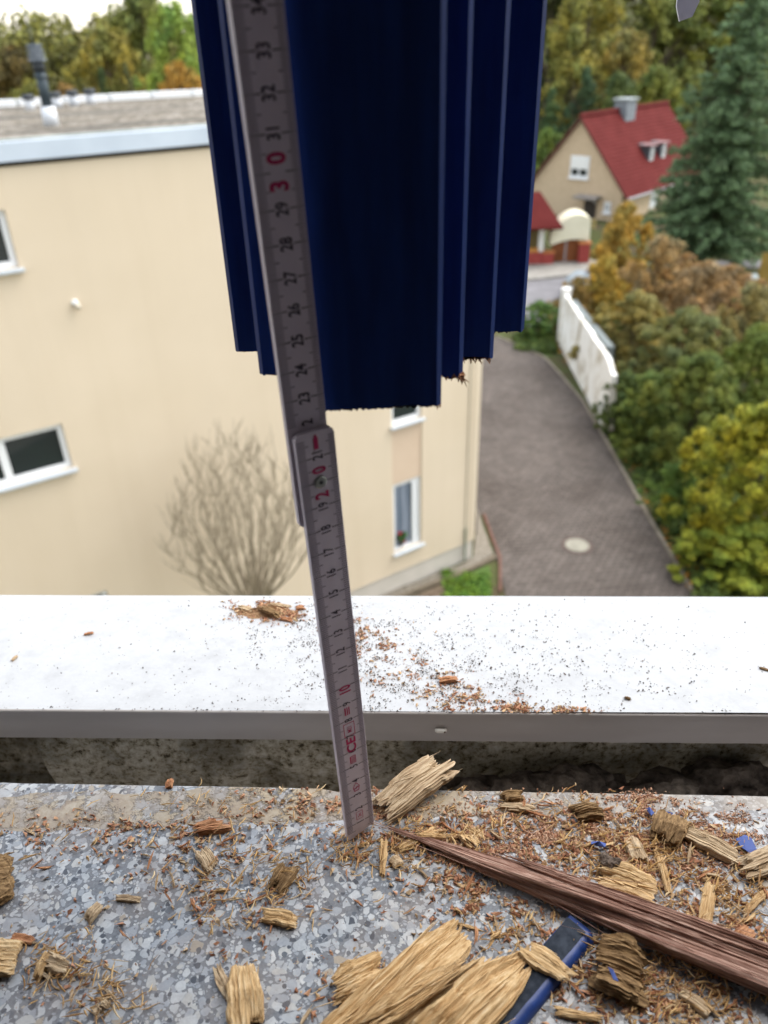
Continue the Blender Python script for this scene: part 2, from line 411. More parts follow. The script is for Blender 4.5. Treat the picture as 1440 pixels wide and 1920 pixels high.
# ------------------------------------------------------------------ folding rule
M_RULE = m_noisy('rule_lacquer', (.67, .61, .71), (.73, .67, .77), 60, .42, spec=.45)
M_BLACK = mat('rule_black_print', (.075, .065, .095), .5); M_RED = mat('rule_red_print', (.52, .03, .14), .5)
M_CMB = mat('rule_grey_print', (.22, .19, .25), .5)
WID, THK = .0150, .0028
A0 = R(30); E_ = np.array([math.cos(A0), math.sin(A0), 0.0]); NB = np.array([-math.sin(A0), math.cos(A0), 0.0])  # width axis, away-from-camera axis
foot = np.array([-.0219, .2398, .0004])
def axis_through(px, py, off):
    # point of the left edge seen at this pixel, on the plane through foot+off spanned by E_ and Z (leg leans inside that plane)
    return atplane(px, py, foot + off, NB)
rule = empty('folding_rule', tuple(foot)); tag(rule, 'pale wooden folding rule standing upright on the sill to measure the cut post', 'folding rule')
def frame(o, u):
    u = u / np.linalg.norm(u); e = E_ - u * (E_ @ u); e /= np.linalg.norm(e); n = np.cross(u, e)   # n away from camera? fixed below
    if n @ NB < 0: n = -n
    return o, e, u, n
def leg(fr, s0, s1, name, chip=False, off=0.0, notch=False):
    o, e, u, n = fr; P = lambda a, s, d: tuple(o + e * a + u * s + n * d - foot)
    r = .0022
    outl = []
    if notch:
        outl += [(0, s0), (.0035, s0), (.0045, s0 + .0012), (.0095, s0 + .0016), (.0105, s0 + .0026), (.0128, s0 + .0026), (WID, s0 + .0012)]
    else:
        outl += [(r, s0), (WID - r, s0)] + [(WID - r + r * math.sin(R(k * 30)), s0 + r - r * math.cos(R(k * 30))) for k in (1, 2, 3)]
    outl += [(WID, s1 - r)] + [(WID - r + r * math.cos(R(k * 30)), s1 - r + r * math.sin(R(k * 30))) for k in (1, 2, 3)]
    outl += [(r * .6, s1), (0, s1 - r * .6)]
    if not notch: outl += [(0, s0 + r)]
    m = len(outl)
    v = [P(a, s, off) for a, s in outl] + [P(a, s, off + THK) for a, s in outl]
    f = [tuple(range(m)), tuple(range(m, 2 * m))[::-1]] + [(k, k + m, (k + 1) % m + m, (k + 1) % m) for k in range(m)]
    o_ = mk(name, v, f, M_RULE, rule)
    bpy.context.view_layer.update()
    bb = o_.modifiers.new('b', 'BEVEL'); bb.width = .0003; bb.segments = 2; bb.limit_method = 'ANGLE'
    return o_
low_u = axis_through(552, 821, NB * 0) - foot
flow = frame(foot, low_u)
q0 = axis_through(538.5, 808, NB * (THK + .0003)); q1 = axis_through(431, 0, NB * (THK + .0003))
uu = (q1 - q0) / np.linalg.norm(q1 - q0)
s22 = np.linalg.norm(low_u)                  # scale value where the lower leg ends
SC = .2183 / s22 if False else 1.0
fup = frame(q0 - uu * (s22 + .0005), uu)
legA = leg(flow, 0, s22, 'leg', notch=True)
legB = leg(fup, s22 - .040, .60, 'leg')
def surf(fr, a, s, d=-.00012):
    o, e, u, n = fr; return o + e * a + u * s + n * d - foot
def quads(fr, rects, name, m, parent, d=-.00013):
    v = []; f = []
    for (a0, a1, s0, s1) in rects:
        k = len(v); v += [tuple(surf(fr, a0, s0, d)), tuple(surf(fr, a1, s0, d)), tuple(surf(fr, a1, s1, d)), tuple(surf(fr, a0, s1, d))]; f.append((k, k + 1, k + 2, k + 3))
    o = mk(name, v, f, m, rule); o.parent = parent; return o
def glyphs(fr, items, name, m, parent, d=-.00016):
    # items: text, centre across width, centre along the rule, glyph height, aspect, bold offset
    v = []; f = []
    for (txt, ca, cs, h, asp, bold) in items:
        cu = bpy.data.curves.new('t', 'FONT'); cu.body = txt; cu.size = 1; cu.align_x = 'CENTER'; cu.offset = bold; cu.resolution_u = 3
        ob = bpy.data.objects.new('t', cu); COL.objects.link(ob); bpy.context.view_layer.update()
        me = ob.evaluated_get(bpy.context.evaluated_depsgraph_get()).to_mesh()
        vs = [(q.co.x, q.co.y) for q in me.vertices]; fs = [tuple(p_.vertices) for p_ in me.polygons]
        ys = [q[1] for q in vs]; y0, y1 = min(ys), max(ys)
        k = len(v)
        xs = [q[0] for q in vs]; xc = (min(xs) + max(xs)) / 2
        for x, y in vs:
            a = ca - (y - (y0 + y1) / 2) / (y1 - y0) * h; s = cs + (x - xc) / (y1 - y0) * h * asp
            v.append(tuple(surf(fr, a, s, d)))
        f += [tuple(i + k for i in q) for q in fs]
        ob.evaluated_get(bpy.context.evaluated_depsgraph_get()).to_mesh_clear()
        bpy.data.objects.remove(ob)
    o = mk(name, v, f, m, rule); o.parent = parent; return o
def ticks(fr, c0, c1, parent, lo):
    R_ = []
    for k in range(c0, c1):
        s = k * .001
        ln = .0046 if k % 5 == 0 else .0032
        if k % 10 == 0: continue
        R_ += [(.0003, ln, s - .00017, s + .00017), (WID - ln * .82, WID - .0003, s - .00017, s + .00017)]
    quads(fr, R_, 'scale_ticks', M_CMB, parent)
    quads(fr, [(.0003, .0052, k * .01 - .00018, k * .01 + .00018) for k in range(math.ceil(c0 / 10), c1 // 10 + 1)] + [(WID - .0050, WID - .0003, k * .01 - .00018, k * .01 + .00018) for k in range(math.ceil(c0 / 10), c1 // 10 + 1)], 'centimetre_lines', M_BLACK, parent)
ticks(flow, 5, int(s22 * 1000) - 1, legA, True); ticks(fup, int(s22 * 1000) + 2, 590, legB, False)
CA = WID * .5
glyphs(flow, [(str(k), CA, k * .01, .0040, .72, .012) for k in list(range(1, 10)) + list(range(11, 20))] + [('21', CA, .2105, .0040, .72, .012)], 'black_numbers', M_BLACK, legA)
for it in [('10', CA, .0985, .0055, .70, .03), ('2', CA, .1945, .0055, .75, .03), ('0', CA, .2048, .0055, .75, .03)]: glyphs(flow, [it], 'red_number', M_RED, legA)
up_items = []
for k in range(22, 60):
    if k % 10 == 0: continue
    up_items.append((str(k) if k > 22 else '2', CA, k * .01 + (.0012 if k == 22 else 0), .0042, .74, .02))
glyphs(fup, up_items, 'black_numbers', M_BLACK, legB)
for it in [('3', CA, .2963, .0062, .8, .035), ('0', CA, .3037, .0062, .8, .035), ('40', CA, .40, .006, .8, .03), ('50', CA, .50, .006, .8, .03)]: glyphs(fup, [it], 'red_number', M_RED, legB)
def outline(a0, a1, s0, s1, t=.00022):
    return [(a0, a1, s0, s0 + t), (a0, a1, s1 - t, s1), (a0, a0 + t, s0 + t, s1 - t), (a1 - t, a1, s0 + t, s1 - t)]
for nm_, mk_ in (('class_frame', outline(CA - .0018, CA + .0018, .0122, .0178)), ('approval_frame', outline(CA - .0028, CA + .0026, .0702, .0782, .0003)),
                 ('maker_print', [(CA - .0014, CA - .0007, .0832, .0878), (CA - .0003, CA + .0002, .0832, .0878), (CA + .0006, CA + .0011, .0832, .0878)]),
                 ('approval_stamp', [(CA - .0012 + k * .0006, CA - .0009 + k * .0006, .0527, .0565) for k in range(4)] + outline(CA - .0015, CA + .0015, .0522, .0570, .0003)),
                 ('metre_arrow', [(CA - .0009, CA + .0009, .2130, .2175), (CA - .0005, CA + .0005, .2175, .2185)])):
    quads(flow, mk_, nm_, M_RED, legA)
for it in [('2m', CA, .0150, .0019, .8, .01), ('M21', CA, .0742, .0022, .75, .01), ('CE', CA, .0642, .0048, 1.25, .03)]: glyphs(flow, [it], 'red_letters', M_RED, legA)
# diamond emblem between 3 and 4
v = []; f = []
dp = [(CA, .0388), (CA - .0018, .0358), (CA - .0012, .0328), (CA + .0012, .0328), (CA + .0018, .0358)]
for i in range(5):
    a, c = dp[i], dp[(i + 1) % 5]; k = len(v)
    for (q, t) in ((a, 1), (c, 1), (c, .82), (a, .82)):
        v.append(tuple(surf(flow, CA + (q[0] - CA) * t, .0355 + (q[1] - .0355) * t, -.00015)))
    f.append((k, k + 1, k + 2, k + 3))
o = mk('red_emblem', v, f, M_RED, rule); o.parent = legA
glyphs(flow, [('8', CA - .0006, .0347, .0016, .9, .02), ('8', CA + .0007, .0352, .0016, .9, .02)], 'emblem_figures', M_RED, legA)
# rivet
rv = surf(flow, CA, .2000, 0) ; nn = Vector(flow[3])
MB().tube([Vector(rv) + nn * .0001, Vector(rv) - nn * .0004, Vector(rv) - nn * .0007], [.0025, .0024, .0019], 20).build('hinge_rivet', mat('steel', (.35, .37, .34), .35, .5, .8), rule, False)
MB().tube([Vector(rv) - nn * .0006, Vector(rv) - nn * .00085], [.0008, .0007], 12).build('rivet_core', mat('dark_steel', (.05, .05, .05), .5), rule)

# ------------------------------------------------------------------ wood debris
def wood_mesh(Lg, ws, ths, seed, rag=.18, ridge=.17, nj=30, ni=16, bend=0.0, lift=0.0, twist=0.0, flatb=True):
    rd = random.Random(seed); v = []; f = []
    nj = int(nj * 1.7)
    rj = []; r0 = 0
    for j in range(nj):
        r0 = .7 * r0 + rd.uniform(-.6, .6); rj.append(1 + ridge * (r0 * .8 + rd.uniform(-.5, .5)))
    e0 = []; e1 = []; a = c = .5
    for j in range(nj):
        if rd.random() < .22: a = rd.random() ** 1.4
        if rd.random() < .22: c = rd.random() ** 1.4
        e0.append(rag * Lg * (.35 * rd.random() + a)); e1.append(rag * Lg * (.35 * rd.random() + c))
    sk0 = rd.uniform(-1, 1) * rag * .9; sk1 = rd.uniform(-1, 1) * rag * .9
    for j in range(nj):
        cj = math.cos(2 * math.pi * j / nj); e0[j] += sk0 * Lg * (cj + abs(sk0 and 1)) * .35; e1[j] += sk1 * Lg * (cj + 1) * .35
    stp = [[(rd.random(), rd.uniform(.03, .13) * rd.choice((-1, 1))) for _ in range(5)] for _ in range(2)]
    def interp(arr, t):
        x = t * (len(arr) - 1); i = min(int(x), len(arr) - 2); return arr[i] + (arr[i + 1] - arr[i]) * (x - i)
    so = rd.random() * 100
    for i in range(ni + 1):
        for j in range(nj):
            x = -Lg / 2 + e0[j] + (Lg - e0[j] - e1[j]) * i / ni; t = max(0, min(1, (x + Lg / 2) / Lg))
            th = 2 * math.pi * j / nj + twist * t
            W = interp(ws, t) / 2; T = interp(ths, t) / 2
            k = rj[j] * (1 + .13 * noise.noise(Vector((t * 3 + so, j * .31, 0))) + .10 * noise.noise(Vector((t * 9 + so, j * .9, 5))))
            if i in (0, ni): k *= .88
            cx, cz = math.cos(th), math.sin(th)
            q = max(abs(cx), abs(cz)) ** .75
            st_ = 1 + (sum(a_ for p_, a_ in stp[0 if cx > 0 else 1] if t > p_) if rag > .08 else 0)
            y = W * st_ * (cx / q * (.62 + .38 * k)); z = T * (cz * k / q + (1 if not flatb else .85))
            z += .35 * T * noise.noise(Vector((t * 2.2 + so, cx * 1.2, 9)))
            y += bend * Lg * (4 * (t - .5) ** 2 - 1) * .25 + .05 * W * noise.noise(Vector((t * 4, so, 2)))
            z += lift * t
            if z < 0 and lift == 0: z *= .25
            v.append((x, y, z))
    for i in range(ni):
        for j in range(nj):
            j2 = (j + 1) % nj; f.append((i * nj + j, i * nj + j2, (i + 1) * nj + j2, (i + 1) * nj + j))
    def cap(i, sg):
        ring = [v[i * nj + j] for j in range(nj)]
        cx = sum(p[0] for p in ring) / nj - sg * .05 * Lg; cy = sum(p[1] for p in ring) / nj; cz = sum(p[2] for p in ring) / nj
        v.append((cx, cy, cz)); k = len(v) - 1
        for j in range(nj):
            t = (k, i * nj + j, i * nj + (j + 1) % nj); f.append(t if sg > 0 else t[::-1])
    cap(0, -1); cap(ni, 1)
    # loose splinters lifting off the edges
    for _ in range(int(nj * .22)):
        t0 = rd.uniform(.05, .75); l = Lg * rd.uniform(.12, .35); th = rd.uniform(0, math.pi)
        W = interp(ws, t0) / 2; T = interp(ths, t0) / 2; r = max(.00012, .035 * W)
        p = Vector((-Lg / 2 + t0 * Lg, W * math.cos(th) * .98 + bend * Lg * (4 * (t0 - .5) ** 2 - 1) * .25, T * (.85 + math.sin(th) * .95) + lift * t0))
        d = Vector((1 if rd.random() < .6 else -1, rd.gauss(0, .10), abs(rd.gauss(0, .06)))).normalized(); k = len(v)
        for q, rr in ((p, r * 1.5), (p + d * l * .6, r), (p + d * l, r * .2)):
            v += [tuple(q + Vector((0, rr, 0))), tuple(q + Vector((0, -rr * .5, rr))), tuple(q + Vector((0, -rr * .5, -rr)))]
        for i in range(2):
            for m_ in range(3): f.append((k + i * 3 + m_, k + i * 3 + (m_ + 1) % 3, k + i * 3 + 3 + (m_ + 1) % 3, k + i * 3 + 3 + m_))
    return v, f
def piece(name, p0, p1, wpx, thk, m, seed, label, cat='wood chip', z=0.0, group=None, zf=None, **kw):
    zf = zf or (lambda P: z)
    a = atz(*p0, z); c = atz(*p1, z)
    if z is None: pass
    d = c - a; Lg = float(np.hypot(d[0], d[1])); mid = (a + c) / 2
    sc = float(np.linalg.norm(mid - CAM)) / FPX
    ws = [x * sc for x in (wpx if hasattr(wpx, '__len__') else [wpx * .6, wpx, wpx * .7])]; mw_ = max(ws); ws = [.6 * mw_ + .4 * x for x in ws] if name != 'wood_splinter' else ws
    ths = [x for x in (thk if hasattr(thk, '__len__') else [thk * .6, thk, thk * .6])]
    v, f = wood_mesh(Lg, ws, ths, seed, **kw)
    o = mk(name, v, f, m); o.location = (mid[0], mid[1], z + .0001); o.rotation_euler = (0, 0, math.atan2(d[1], d[0]))
    tag(o, label, cat, group); return o
# long reddish splinter
def flake(name, pts, m, seed, label, cat, thk=.003, z=.0005, nf=60):
    pass
# big yellow chunk made of torn layers
def chunk(name, layers, m, label, cat='wood chunk'):
    vs = []; fs = []; P0 = None
    for (p0, p1, wpx, thk, z, seed, kw) in layers:
        a = atz(*p0, z); c = atz(*p1, z); d = c - a; Lg = float(np.hypot(d[0], d[1])); mid = (a + c) / 2
        sc = float(np.linalg.norm(mid - CAM)) / FPX
        v, f = wood_mesh(Lg, [x * sc for x in wpx], thk, seed, **kw)
        ang = math.atan2(d[1], d[0])
        if P0 is None: P0 = mid.copy(); A = ang
        da = ang - A; off = Matrix.Rotation(-A, 3, 'Z') @ Vector(mid - P0)
        k = len(vs)
        for q in v:
            q2 = Matrix.Rotation(da, 3, 'Z') @ Vector(q) + Vector((off.x, off.y, z)); vs.append(tuple(q2))
        fs += [tuple(i + k for i in t) for t in f]
    o = mk(name, vs, fs, m); o.location = (P0[0], P0[1], 0); o.rotation_euler = (0, 0, A); tag(o, label, cat); return o
K = dict(nj=70, ni=34, ridge=.2)
K2 = dict(nj=46, ni=60, ridge=.2)
chunk('wood_splinter', [
    ((728, 1553), (1640, 1905), [4, 15, 27, 36, 42, 46, 48, 50, 38], [.0012, .003, .004, .005, .0055, .006, .006, .006, .005], .0015, 11, dict(K2, rag=.05, lift=.003)),
    ((800, 1590), (1640, 1940), [2, 9, 16, 22, 26, 28, 30, 28], [.001, .003, .004, .005, .006, .006, .006, .005], .0012, 12, dict(K2, rag=.08, lift=.002)),
    ((905, 1592), (1640, 1878), [2, 12, 15, 19, 20, 22, 22, 18], [.001, .003, .004, .005, .006, .006, .006, .005], .0050, 13, dict(K2, rag=.12, lift=.002)),
    ((880, 1610), (1380, 1790), [4, 9, 12, 9, 5], [.001, .002, .003, .002, .001], .0075, 14, dict(K2, nj=20, rag=.2, lift=.003)),
    ((1120, 1720), (1640, 1930), [4, 12, 16, 14, 8], [.001, .002, .003, .003, .002], .0085, 15, dict(K2, nj=20, rag=.2)),
], W_RED, 'long reddish brown splinter tapering to a point, lying across the right of the sill', 'wood splinter')

chunk('wood_chunk', [
    ((600, 2010), (862, 1744), [80, 76, 74, 50], [.010, .012, .010, .004], .001, 21, dict(K, rag=.12)),
    ((700, 2020), (940, 1790), [50, 56, 48, 22], [.005, .006, .005, .003], .001, 22, dict(K, rag=.16)),
    ((775, 2030), (995, 1800), [84, 80, 70, 26], [.010, .014, .011, .004], .001, 24, dict(K, rag=.16)),
    ((640, 1960), (905, 1790), [30, 40, 30, 14], [.004, .005, .004, .003], .010, 23, dict(K, rag=.3)),
    ((610, 1870), (720, 1812), [40, 50, 40], [.004, .006, .004], .0008, 26, dict(K, rag=.3)),
], W_YEL, 'largest yellow torn wood chunk at the bottom edge of the sill, beside the blue strip')
piece('wood_chip', (708, 1532), (850, 1436), [42, 60, 58, 50, 34], .008, W_TAN, 31, 'pale weathered wood chip leaning at the back edge beside the foot of the rule', rag=.22, nj=60, ni=30, lift=.006, ridge=.2)
# blue painted strip
def blue_strip():
    a = atz(1092, 1735, .004); c = atz(900, 1960, .004); d = c - a; Lg = float(np.hypot(d[0], d[1])); mid = (a + c) / 2
    t = empty('painted_strip', (mid[0], mid[1], 0), math.atan2(d[1], d[0])); tag(t, 'broken strip of blue painted moulding lying under the splinter at the bottom', 'painted strip')
    v = []; f = []; n = 40
    prof = [(-.0068, 0), (-.0068, .0036), (-.0058, .0044), (.0036, .0048), (.0052, .0044), (.0064, .0030), (.0070, .0008), (.0070, 0)]
    for i in range(n + 1):
        x = -Lg / 2 + Lg * i / n
        for k, (y, z) in enumerate(prof):
            v.append((x + (.002 * noise.noise(Vector((y * 700, z * 700, 0))) if i == 0 else 0), y + .0003 * noise.noise(Vector((x * 90, k, 0))), z + (.0003 * noise.noise(Vector((x * 150, k, 3))))))
    m_ = len(prof)
    for i in range(n):
        for k in range(m_): f.append((i * m_ + k, i * m_ + (k + 1) % m_, (i + 1) * m_ + (k + 1) % m_, (i + 1) * m_ + k))
    f += [tuple(range(m_)), tuple(n * m_ + k for k in range(m_ - 1, -1, -1))]
    # dark worn top
    mk('strip_body', v, f, BLUE2, t, True)
    tb = MB().box(-Lg / 2 + .002, Lg / 2, -.0062, .0030, .00465, .0051).build('worn_face', m_noisy('worn_dark_blue', (.018, .024, .036), (.045, .055, .075), 260, .75, spec=.15), t)
    return t
blue_strip()
PC = [
 ('wood_chip', (975, 1772), (1072, 1838), [16, 34, 40, 26, 8], .003, W_YEL, 'slim yellow chip lying across the dark top of the blue painted strip', dict(z=.0052, rag=.2)),
 ('wood_chip', (1108, 1660), (1240, 1700), [70, 90, 86, 50], .0075, W_YEL, 'flaky yellow wood piece just behind the reddish splinter, below the brown lump', dict(rag=.25, nj=60)),
 ('wood_chip', (1120, 1628), (1232, 1672), [20, 26, 18], .008, W_YEL, 'thin upright yellow flake edging the flaky piece behind the splinter', dict(rag=.25)),
 ('wood_chip', (1272, 1556), (1392, 1618), [18, 34, 34, 20], .005, W_TAN, 'long tan chip pointing at the curled chip on the right edge', dict(rag=.2, nj=44)),
 ('curled_chip', (1372, 1640), (1500, 1575), [26, 34, 30, 36], .007, W_TAN, 'curled pale chip at the right edge of the sill', dict(rag=.25, bend=.3, nj=44)),
 ('wood_chip', (1318, 1746), (1332, 1655), [8, 22, 20, 14], .003, W_YEL, 'narrow yellow chip standing out on crumbs right of the reddish splinter', dict(rag=.12)),
 ('wood_chip', (1232, 1600), (1252, 1676), [12, 14, 10], .003, W_YEL, 'thin yellow sliver between the brown lump and the narrow upright chip', dict(rag=.12)),
 ('wood_chip', (1240, 1590), (1262, 1535), [30, 44, 34], .008, W_BRN, 'dark mossy brown wood block at the left end of the long tan chip', dict(rag=.3, nj=40)),
 ('rotten_wood', (1098, 1800), (1225, 1850), [50, 84, 80, 50], .010, W_BRN, 'rotten brown wood lump under the reddish splinter beside the blue strip', dict(rag=.25, nj=60, ridge=.3)),
 ('wood_chip', (-30, 1660), (34, 1640), [60, 76, 60], .008, W_BRN, 'dark brown rotten chip at the left edge, upper of the two edge pieces', dict(rag=.2, nj=44)),
 ('wood_chip', (-40, 1812), (38, 1806), [44, 56, 50], .006, W_YEL, 'blocky yellow chip cut by the left edge of the view', dict(rag=.1, nj=44)),
 ('wood_chip', (465, 1935), (456, 1812), [44, 52, 40, 14], .006, W_YEL, 'upright pointed yellow chip at the bottom edge left of centre', dict(rag=.25, nj=50)),
 ('wood_chip', (405, 1808), (438, 1872), [6, 18, 16], .003, W_TAN, 'thin curved sliver touching the pointed yellow chip at the bottom', dict(rag=.3, bend=.2)),
 ('wood_chip', (490, 1718), (562, 1730), [16, 28, 24, 12], .004, W_YEL, 'small solid yellow chip alone in the left middle of the sill', dict(rag=.2, nj=40)),
 ('wood_chip', (508, 1680), (552, 1618), [18, 32, 24], .004, W_BRN, 'frayed brown chip below and left of the foot of the rule', dict(rag=.35, nj=44)),
 ('wood_chip', (352, 1562), (446, 1543), [12, 22, 16], .0045, W_ORG, 'frayed orange sliver bundle left of the rule near the paint residue', dict(rag=.4, nj=44)),
 ('wood_chip', (400, 1632), (376, 1594), [16, 26, 22], .004, W_TAN, 'split tan chip with a pale tip left of the frayed brown chip', dict(rag=.3, nj=40)),
 ('wood_chip', (745, 1596), (830, 1552), [10, 14, 10], .003, W_YEL, 'thin yellow sliver crossing just above the tip of the reddish splinter', dict(rag=.2)),
 ('wood_chip', (775, 1570), (838, 1572), [6, 9, 6], .0025, W_YEL, 'straight pale stick lying parallel beside the reddish splinter tip', dict(rag=.1, z=.002)),
 ('wood_chip', (860, 1556), (905, 1590), [20, 34, 24], .005, W_YEL, 'ragged yellow tuft of fibres behind the reddish splinter', dict(rag=.4, nj=44)),
 ('wood_chip', (716, 1648), (722, 1574), [6, 11, 9], .0025, W_YEL, 'straight thin pale sliver below the foot of the rule', dict(rag=.1)),
 ('wood_chip', (733, 1624), (752, 1612), [16, 18, 14], .003, W_TAN, 'small square pinkish chip right of the thin pale sliver', dict(rag=.05)),
 ('wood_chip', (932, 1512), (1010, 1522), [6, 12, 8], .003, W_TAN, 'flat tan sliver on the paint residue at the back edge', dict(rag=.15)),
 ('wood_chip', (935, 1502), (984, 1494), [16, 24, 18], .005, W_BRN, 'mossy brown crumb at the very back edge right of the weathered chip', dict(rag=.2, nj=36)),
 ('wood_chip', (1068, 1530), (1132, 1526), [22, 32, 20], .006, W_BRN, 'pale brown fuzzy clump on the back part of the sill', dict(rag=.35, nj=44, ridge=.4)),
 ('wood_chip', (1180, 1572), (1200, 1618), [18, 26, 22], .004, W_TAN, 'greyish flat chip standing behind the brown lump', dict(rag=.2)),
 ('wood_chip', (65, 1847), (98, 1787), [6, 14, 16], .004, W_YEL, 'forked yellow chip with thin legs near the left edge', dict(rag=.25)),
 ('wood_chip', (85, 1800), (142, 1818), [16, 24, 14], .005, W_TAN, 'folded tan chip lying against the forked chip near the left edge', dict(rag=.35, bend=.2)),
 ('wood_chip', (22, 1757), (66, 1766), [6, 14, 6], .002, W_ORG, 'lone leaf shaped orange chip near the left edge', dict(rag=.1)),
 ('wood_chip', (160, 1735), (192, 1696), [12, 18, 10], .003, W_TAN, 'small tan chip with a cream tip in the left middle of the sill', dict(rag=.3)),
 ('wood_chip', (185, 1840 + 40), (205, 1900), [18, 30, 20], .004, W_TAN, 'loose tan tuft near the bottom left corner', dict(rag=.4)),
 ('wood_chip', (218, 1685), (266, 1688), [7, 11, 7], .002, W_TAN, 'slim tan chip beside two dark crumbs left of centre', dict(rag=.15)),
 ('wood_chip', (1040, 1866 + 30), (1130, 1912), [10, 16, 8], .003, W_YEL, 'yellow shaving at the bottom edge right of the blue strip', dict(rag=.2, bend=.15)),
 ('wood_chip', (1175, 1892), (1218, 1862), [8, 12, 7], .002, W_TAN, 'tan sliver below the rotten lump at the bottom right', dict(rag=.2)),
 ('wood_chip', (1270, 1860), (1330, 1900), [10, 18, 10], .003, W_TAN, 'blunt tan sliver on the crumbs under the wide end of the splinter', dict(rag=.2)),
 ('wood_chip', (1365, 1780), (1410, 1745), [14, 20, 10], .005, W_ORG, 'orange stub on crumbs right of the narrow yellow chip', dict(rag=.25)),
 ('wood_chip', (1392, 1720), (1440, 1668), [6, 10, 6], .0025, W_YEL, 'thin pale sliver leaning near the right edge above the orange stub', dict(rag=.15)),
]
for i, (nm, p0, p1, wp, th, m, lb, kw) in enumerate(PC):
    kk = dict(nj=32, ni=18); kk.update(kw); piece(nm, p0, p1, wp, th, m, 100 + i, lb, **kk)
# round lumps
def lump(name, loc, r, m, seed, label, cat, sq=(1, 1, .8), sub=4, amp=.35, rz=0):
    bm = bmesh.new(); bmesh.ops.create_icosphere(bm, subdivisions=sub, radius=r)
    for v in bm.verts:
        k = 1 + amp * noise.fractal(v.co / r * 1.3 + Vector((seed, 0, 0)), 1, 2, 4)
        v.co = Vector((v.co.x * sq[0], v.co.y * sq[1], v.co.z * sq[2])) * k
    me = bpy.data.meshes.new(name); bm.to_mesh(me); bm.free(); me.materials.append(m)
    o = bpy.data.objects.new(name, me); COL.objects.link(o); o.location = loc; o.rotation_euler = (0, 0, rz); tag(o, label, cat); return o
M_LUMP = m_noisy('dark_brown_lump', (.05, .035, .025), (.19, .14, .11), 500, .9, .001)
p = atz(1148, 1622, .004); lump('bark_lump', (p[0], p[1], .0035), .0052, M_LUMP, 3, 'rounded dark brown lump between the flaky yellow pieces on the right', 'lump', (1.25, .8, .8), rz=-.6)
M_MORT = m_noisy('dark_mortar', (.05, .042, .035), (.20, .17, .14), 120, .95, .002)
for i, (px, lbl) in enumerate([(885, 'nearest the weathered chip'), (975, 'left of centre of the row'), (1075, 'in the middle of the row'), (1145, 'right of the middle of the row'), (1255, 'broadest of the row'), (1395, 'farthest to the right'), (790, 'smallest, behind the weathered chip')]):
    q = atz(px, 1474 if px > 800 else 1478, -.05); lump('mortar_lump', (q[0], .318 + .004 * math.sin(i * 3), -.070 - .004 * (i % 2)), .016 + .004 * (i % 3), M_MORT, i * 7 + 1, 'dark mortar lump in the gap behind the sill, ' + lbl, 'mortar', (1.3, .8, .8), amp=.45)
piece('bark_stub', (316, 1481), (321, 1462), [10, 14, 8], .003, W_ORG, 77, 'short orange bark stub poking over the back edge of the terrazzo left of the rule', z=0.0, rag=.2)
# blue paint flakes
M_FLK = mat('blue_paint_flake', (.06, .10, .32), .6)
def pflake(pts, lbl, z=.002, tilt=.002):
    v = [tuple(atz(x, y, z + (tilt if i % 2 else 0))) for i, (x, y) in enumerate(pts)]; n = len(v)
    c0 = sum(q[0] for q in v) / n; c1 = sum(q[1] for q in v) / n
    v = [(q[0] - c0, q[1] - c1, q[2]) for q in v]; v += [(q[0], q[1], q[2] - .0004) for q in v]
    f = [tuple(range(n)), tuple(range(n, 2 * n))[::-1]] + [(k, k + n, (k + 1) % n + n, (k + 1) % n) for k in range(n)]
    o = mk('paint_flake', v, f, M_FLK); o.location = (c0, c1, 0); tag(o, lbl, 'paint flake')
pflake([(1380, 1572), (1391, 1568), (1397, 1565), (1409, 1571), (1413, 1580), (1419, 1592), (1407, 1601), (1399, 1594), (1389, 1588)], 'largest blue paint flake, beside the curled chip on the right', z=.0022, tilt=.0004)
pflake([(1108, 1578), (1124, 1577), (1137, 1582), (1134, 1588), (1118, 1585), (1109, 1583)], 'thin blue paint flake in the middle of the orange sawdust')
pflake([(1211, 1516), (1218, 1513), (1227, 1524), (1221, 1529)], 'small blue paint flake near the back edge on the right')
pflake([(1245, 1520), (1262, 1524), (1258, 1532), (1247, 1527)], 'tiny blue paint flake right of the back edge flake', tilt=.001)
pflake([(1140, 1812), (1150, 1818), (1160, 1840), (1150, 1836)], 'dark blue flake stuck on the rotten brown lump', z=.0125)
pflake([(909 - 2, 1712), (914, 1710), (912, 1718)], 'speck of blue paint in the left middle of the sill') if False else None

# sample positions, clusters in photo pixels: (cx, cy, sx, sy, angle, weight)
def sampler(cl):
    wts = np.array([c[5] for c in cl], float); wts /= wts.sum()
    def s():
        c = cl[rng.choice(len(cl), p=wts)]; a = rng.normal(0, 1) * c[2]; b_ = rng.normal(0, 1) * c[3]; t = R(c[4])
        return c[0] + a * math.cos(t) - b_ * math.sin(t), c[1] + a * math.sin(t) + b_ * math.cos(t)
    return s
cl_chips = [(1180, 1590, 120, 45, 10, 30), (1350, 1740, 60, 60, 30, 26), (1250, 1880, 100, 30, 10, 14), (830, 1570, 70, 25, 0, 16), (390, 1640, 70, 40, 10, 8), (300, 1570, 160, 25, 0, 8), (430, 1700, 50, 25, 20, 5),
            (110, 1820, 40, 30, 0, 6), (190, 1880, 30, 30, 0, 6), (870, 1660, 50, 40, 40, 12), (670, 1600, 30, 20, 0, 7), (1000, 1510, 90, 18, 0, 8), (650, 1850, 60, 30, 0, 5), (1000, 1760, 60, 25, 20, 7), (600, 1700, 300, 120, 0, 9), (150, 1600, 150, 60, 0, 8)]
protos = {}
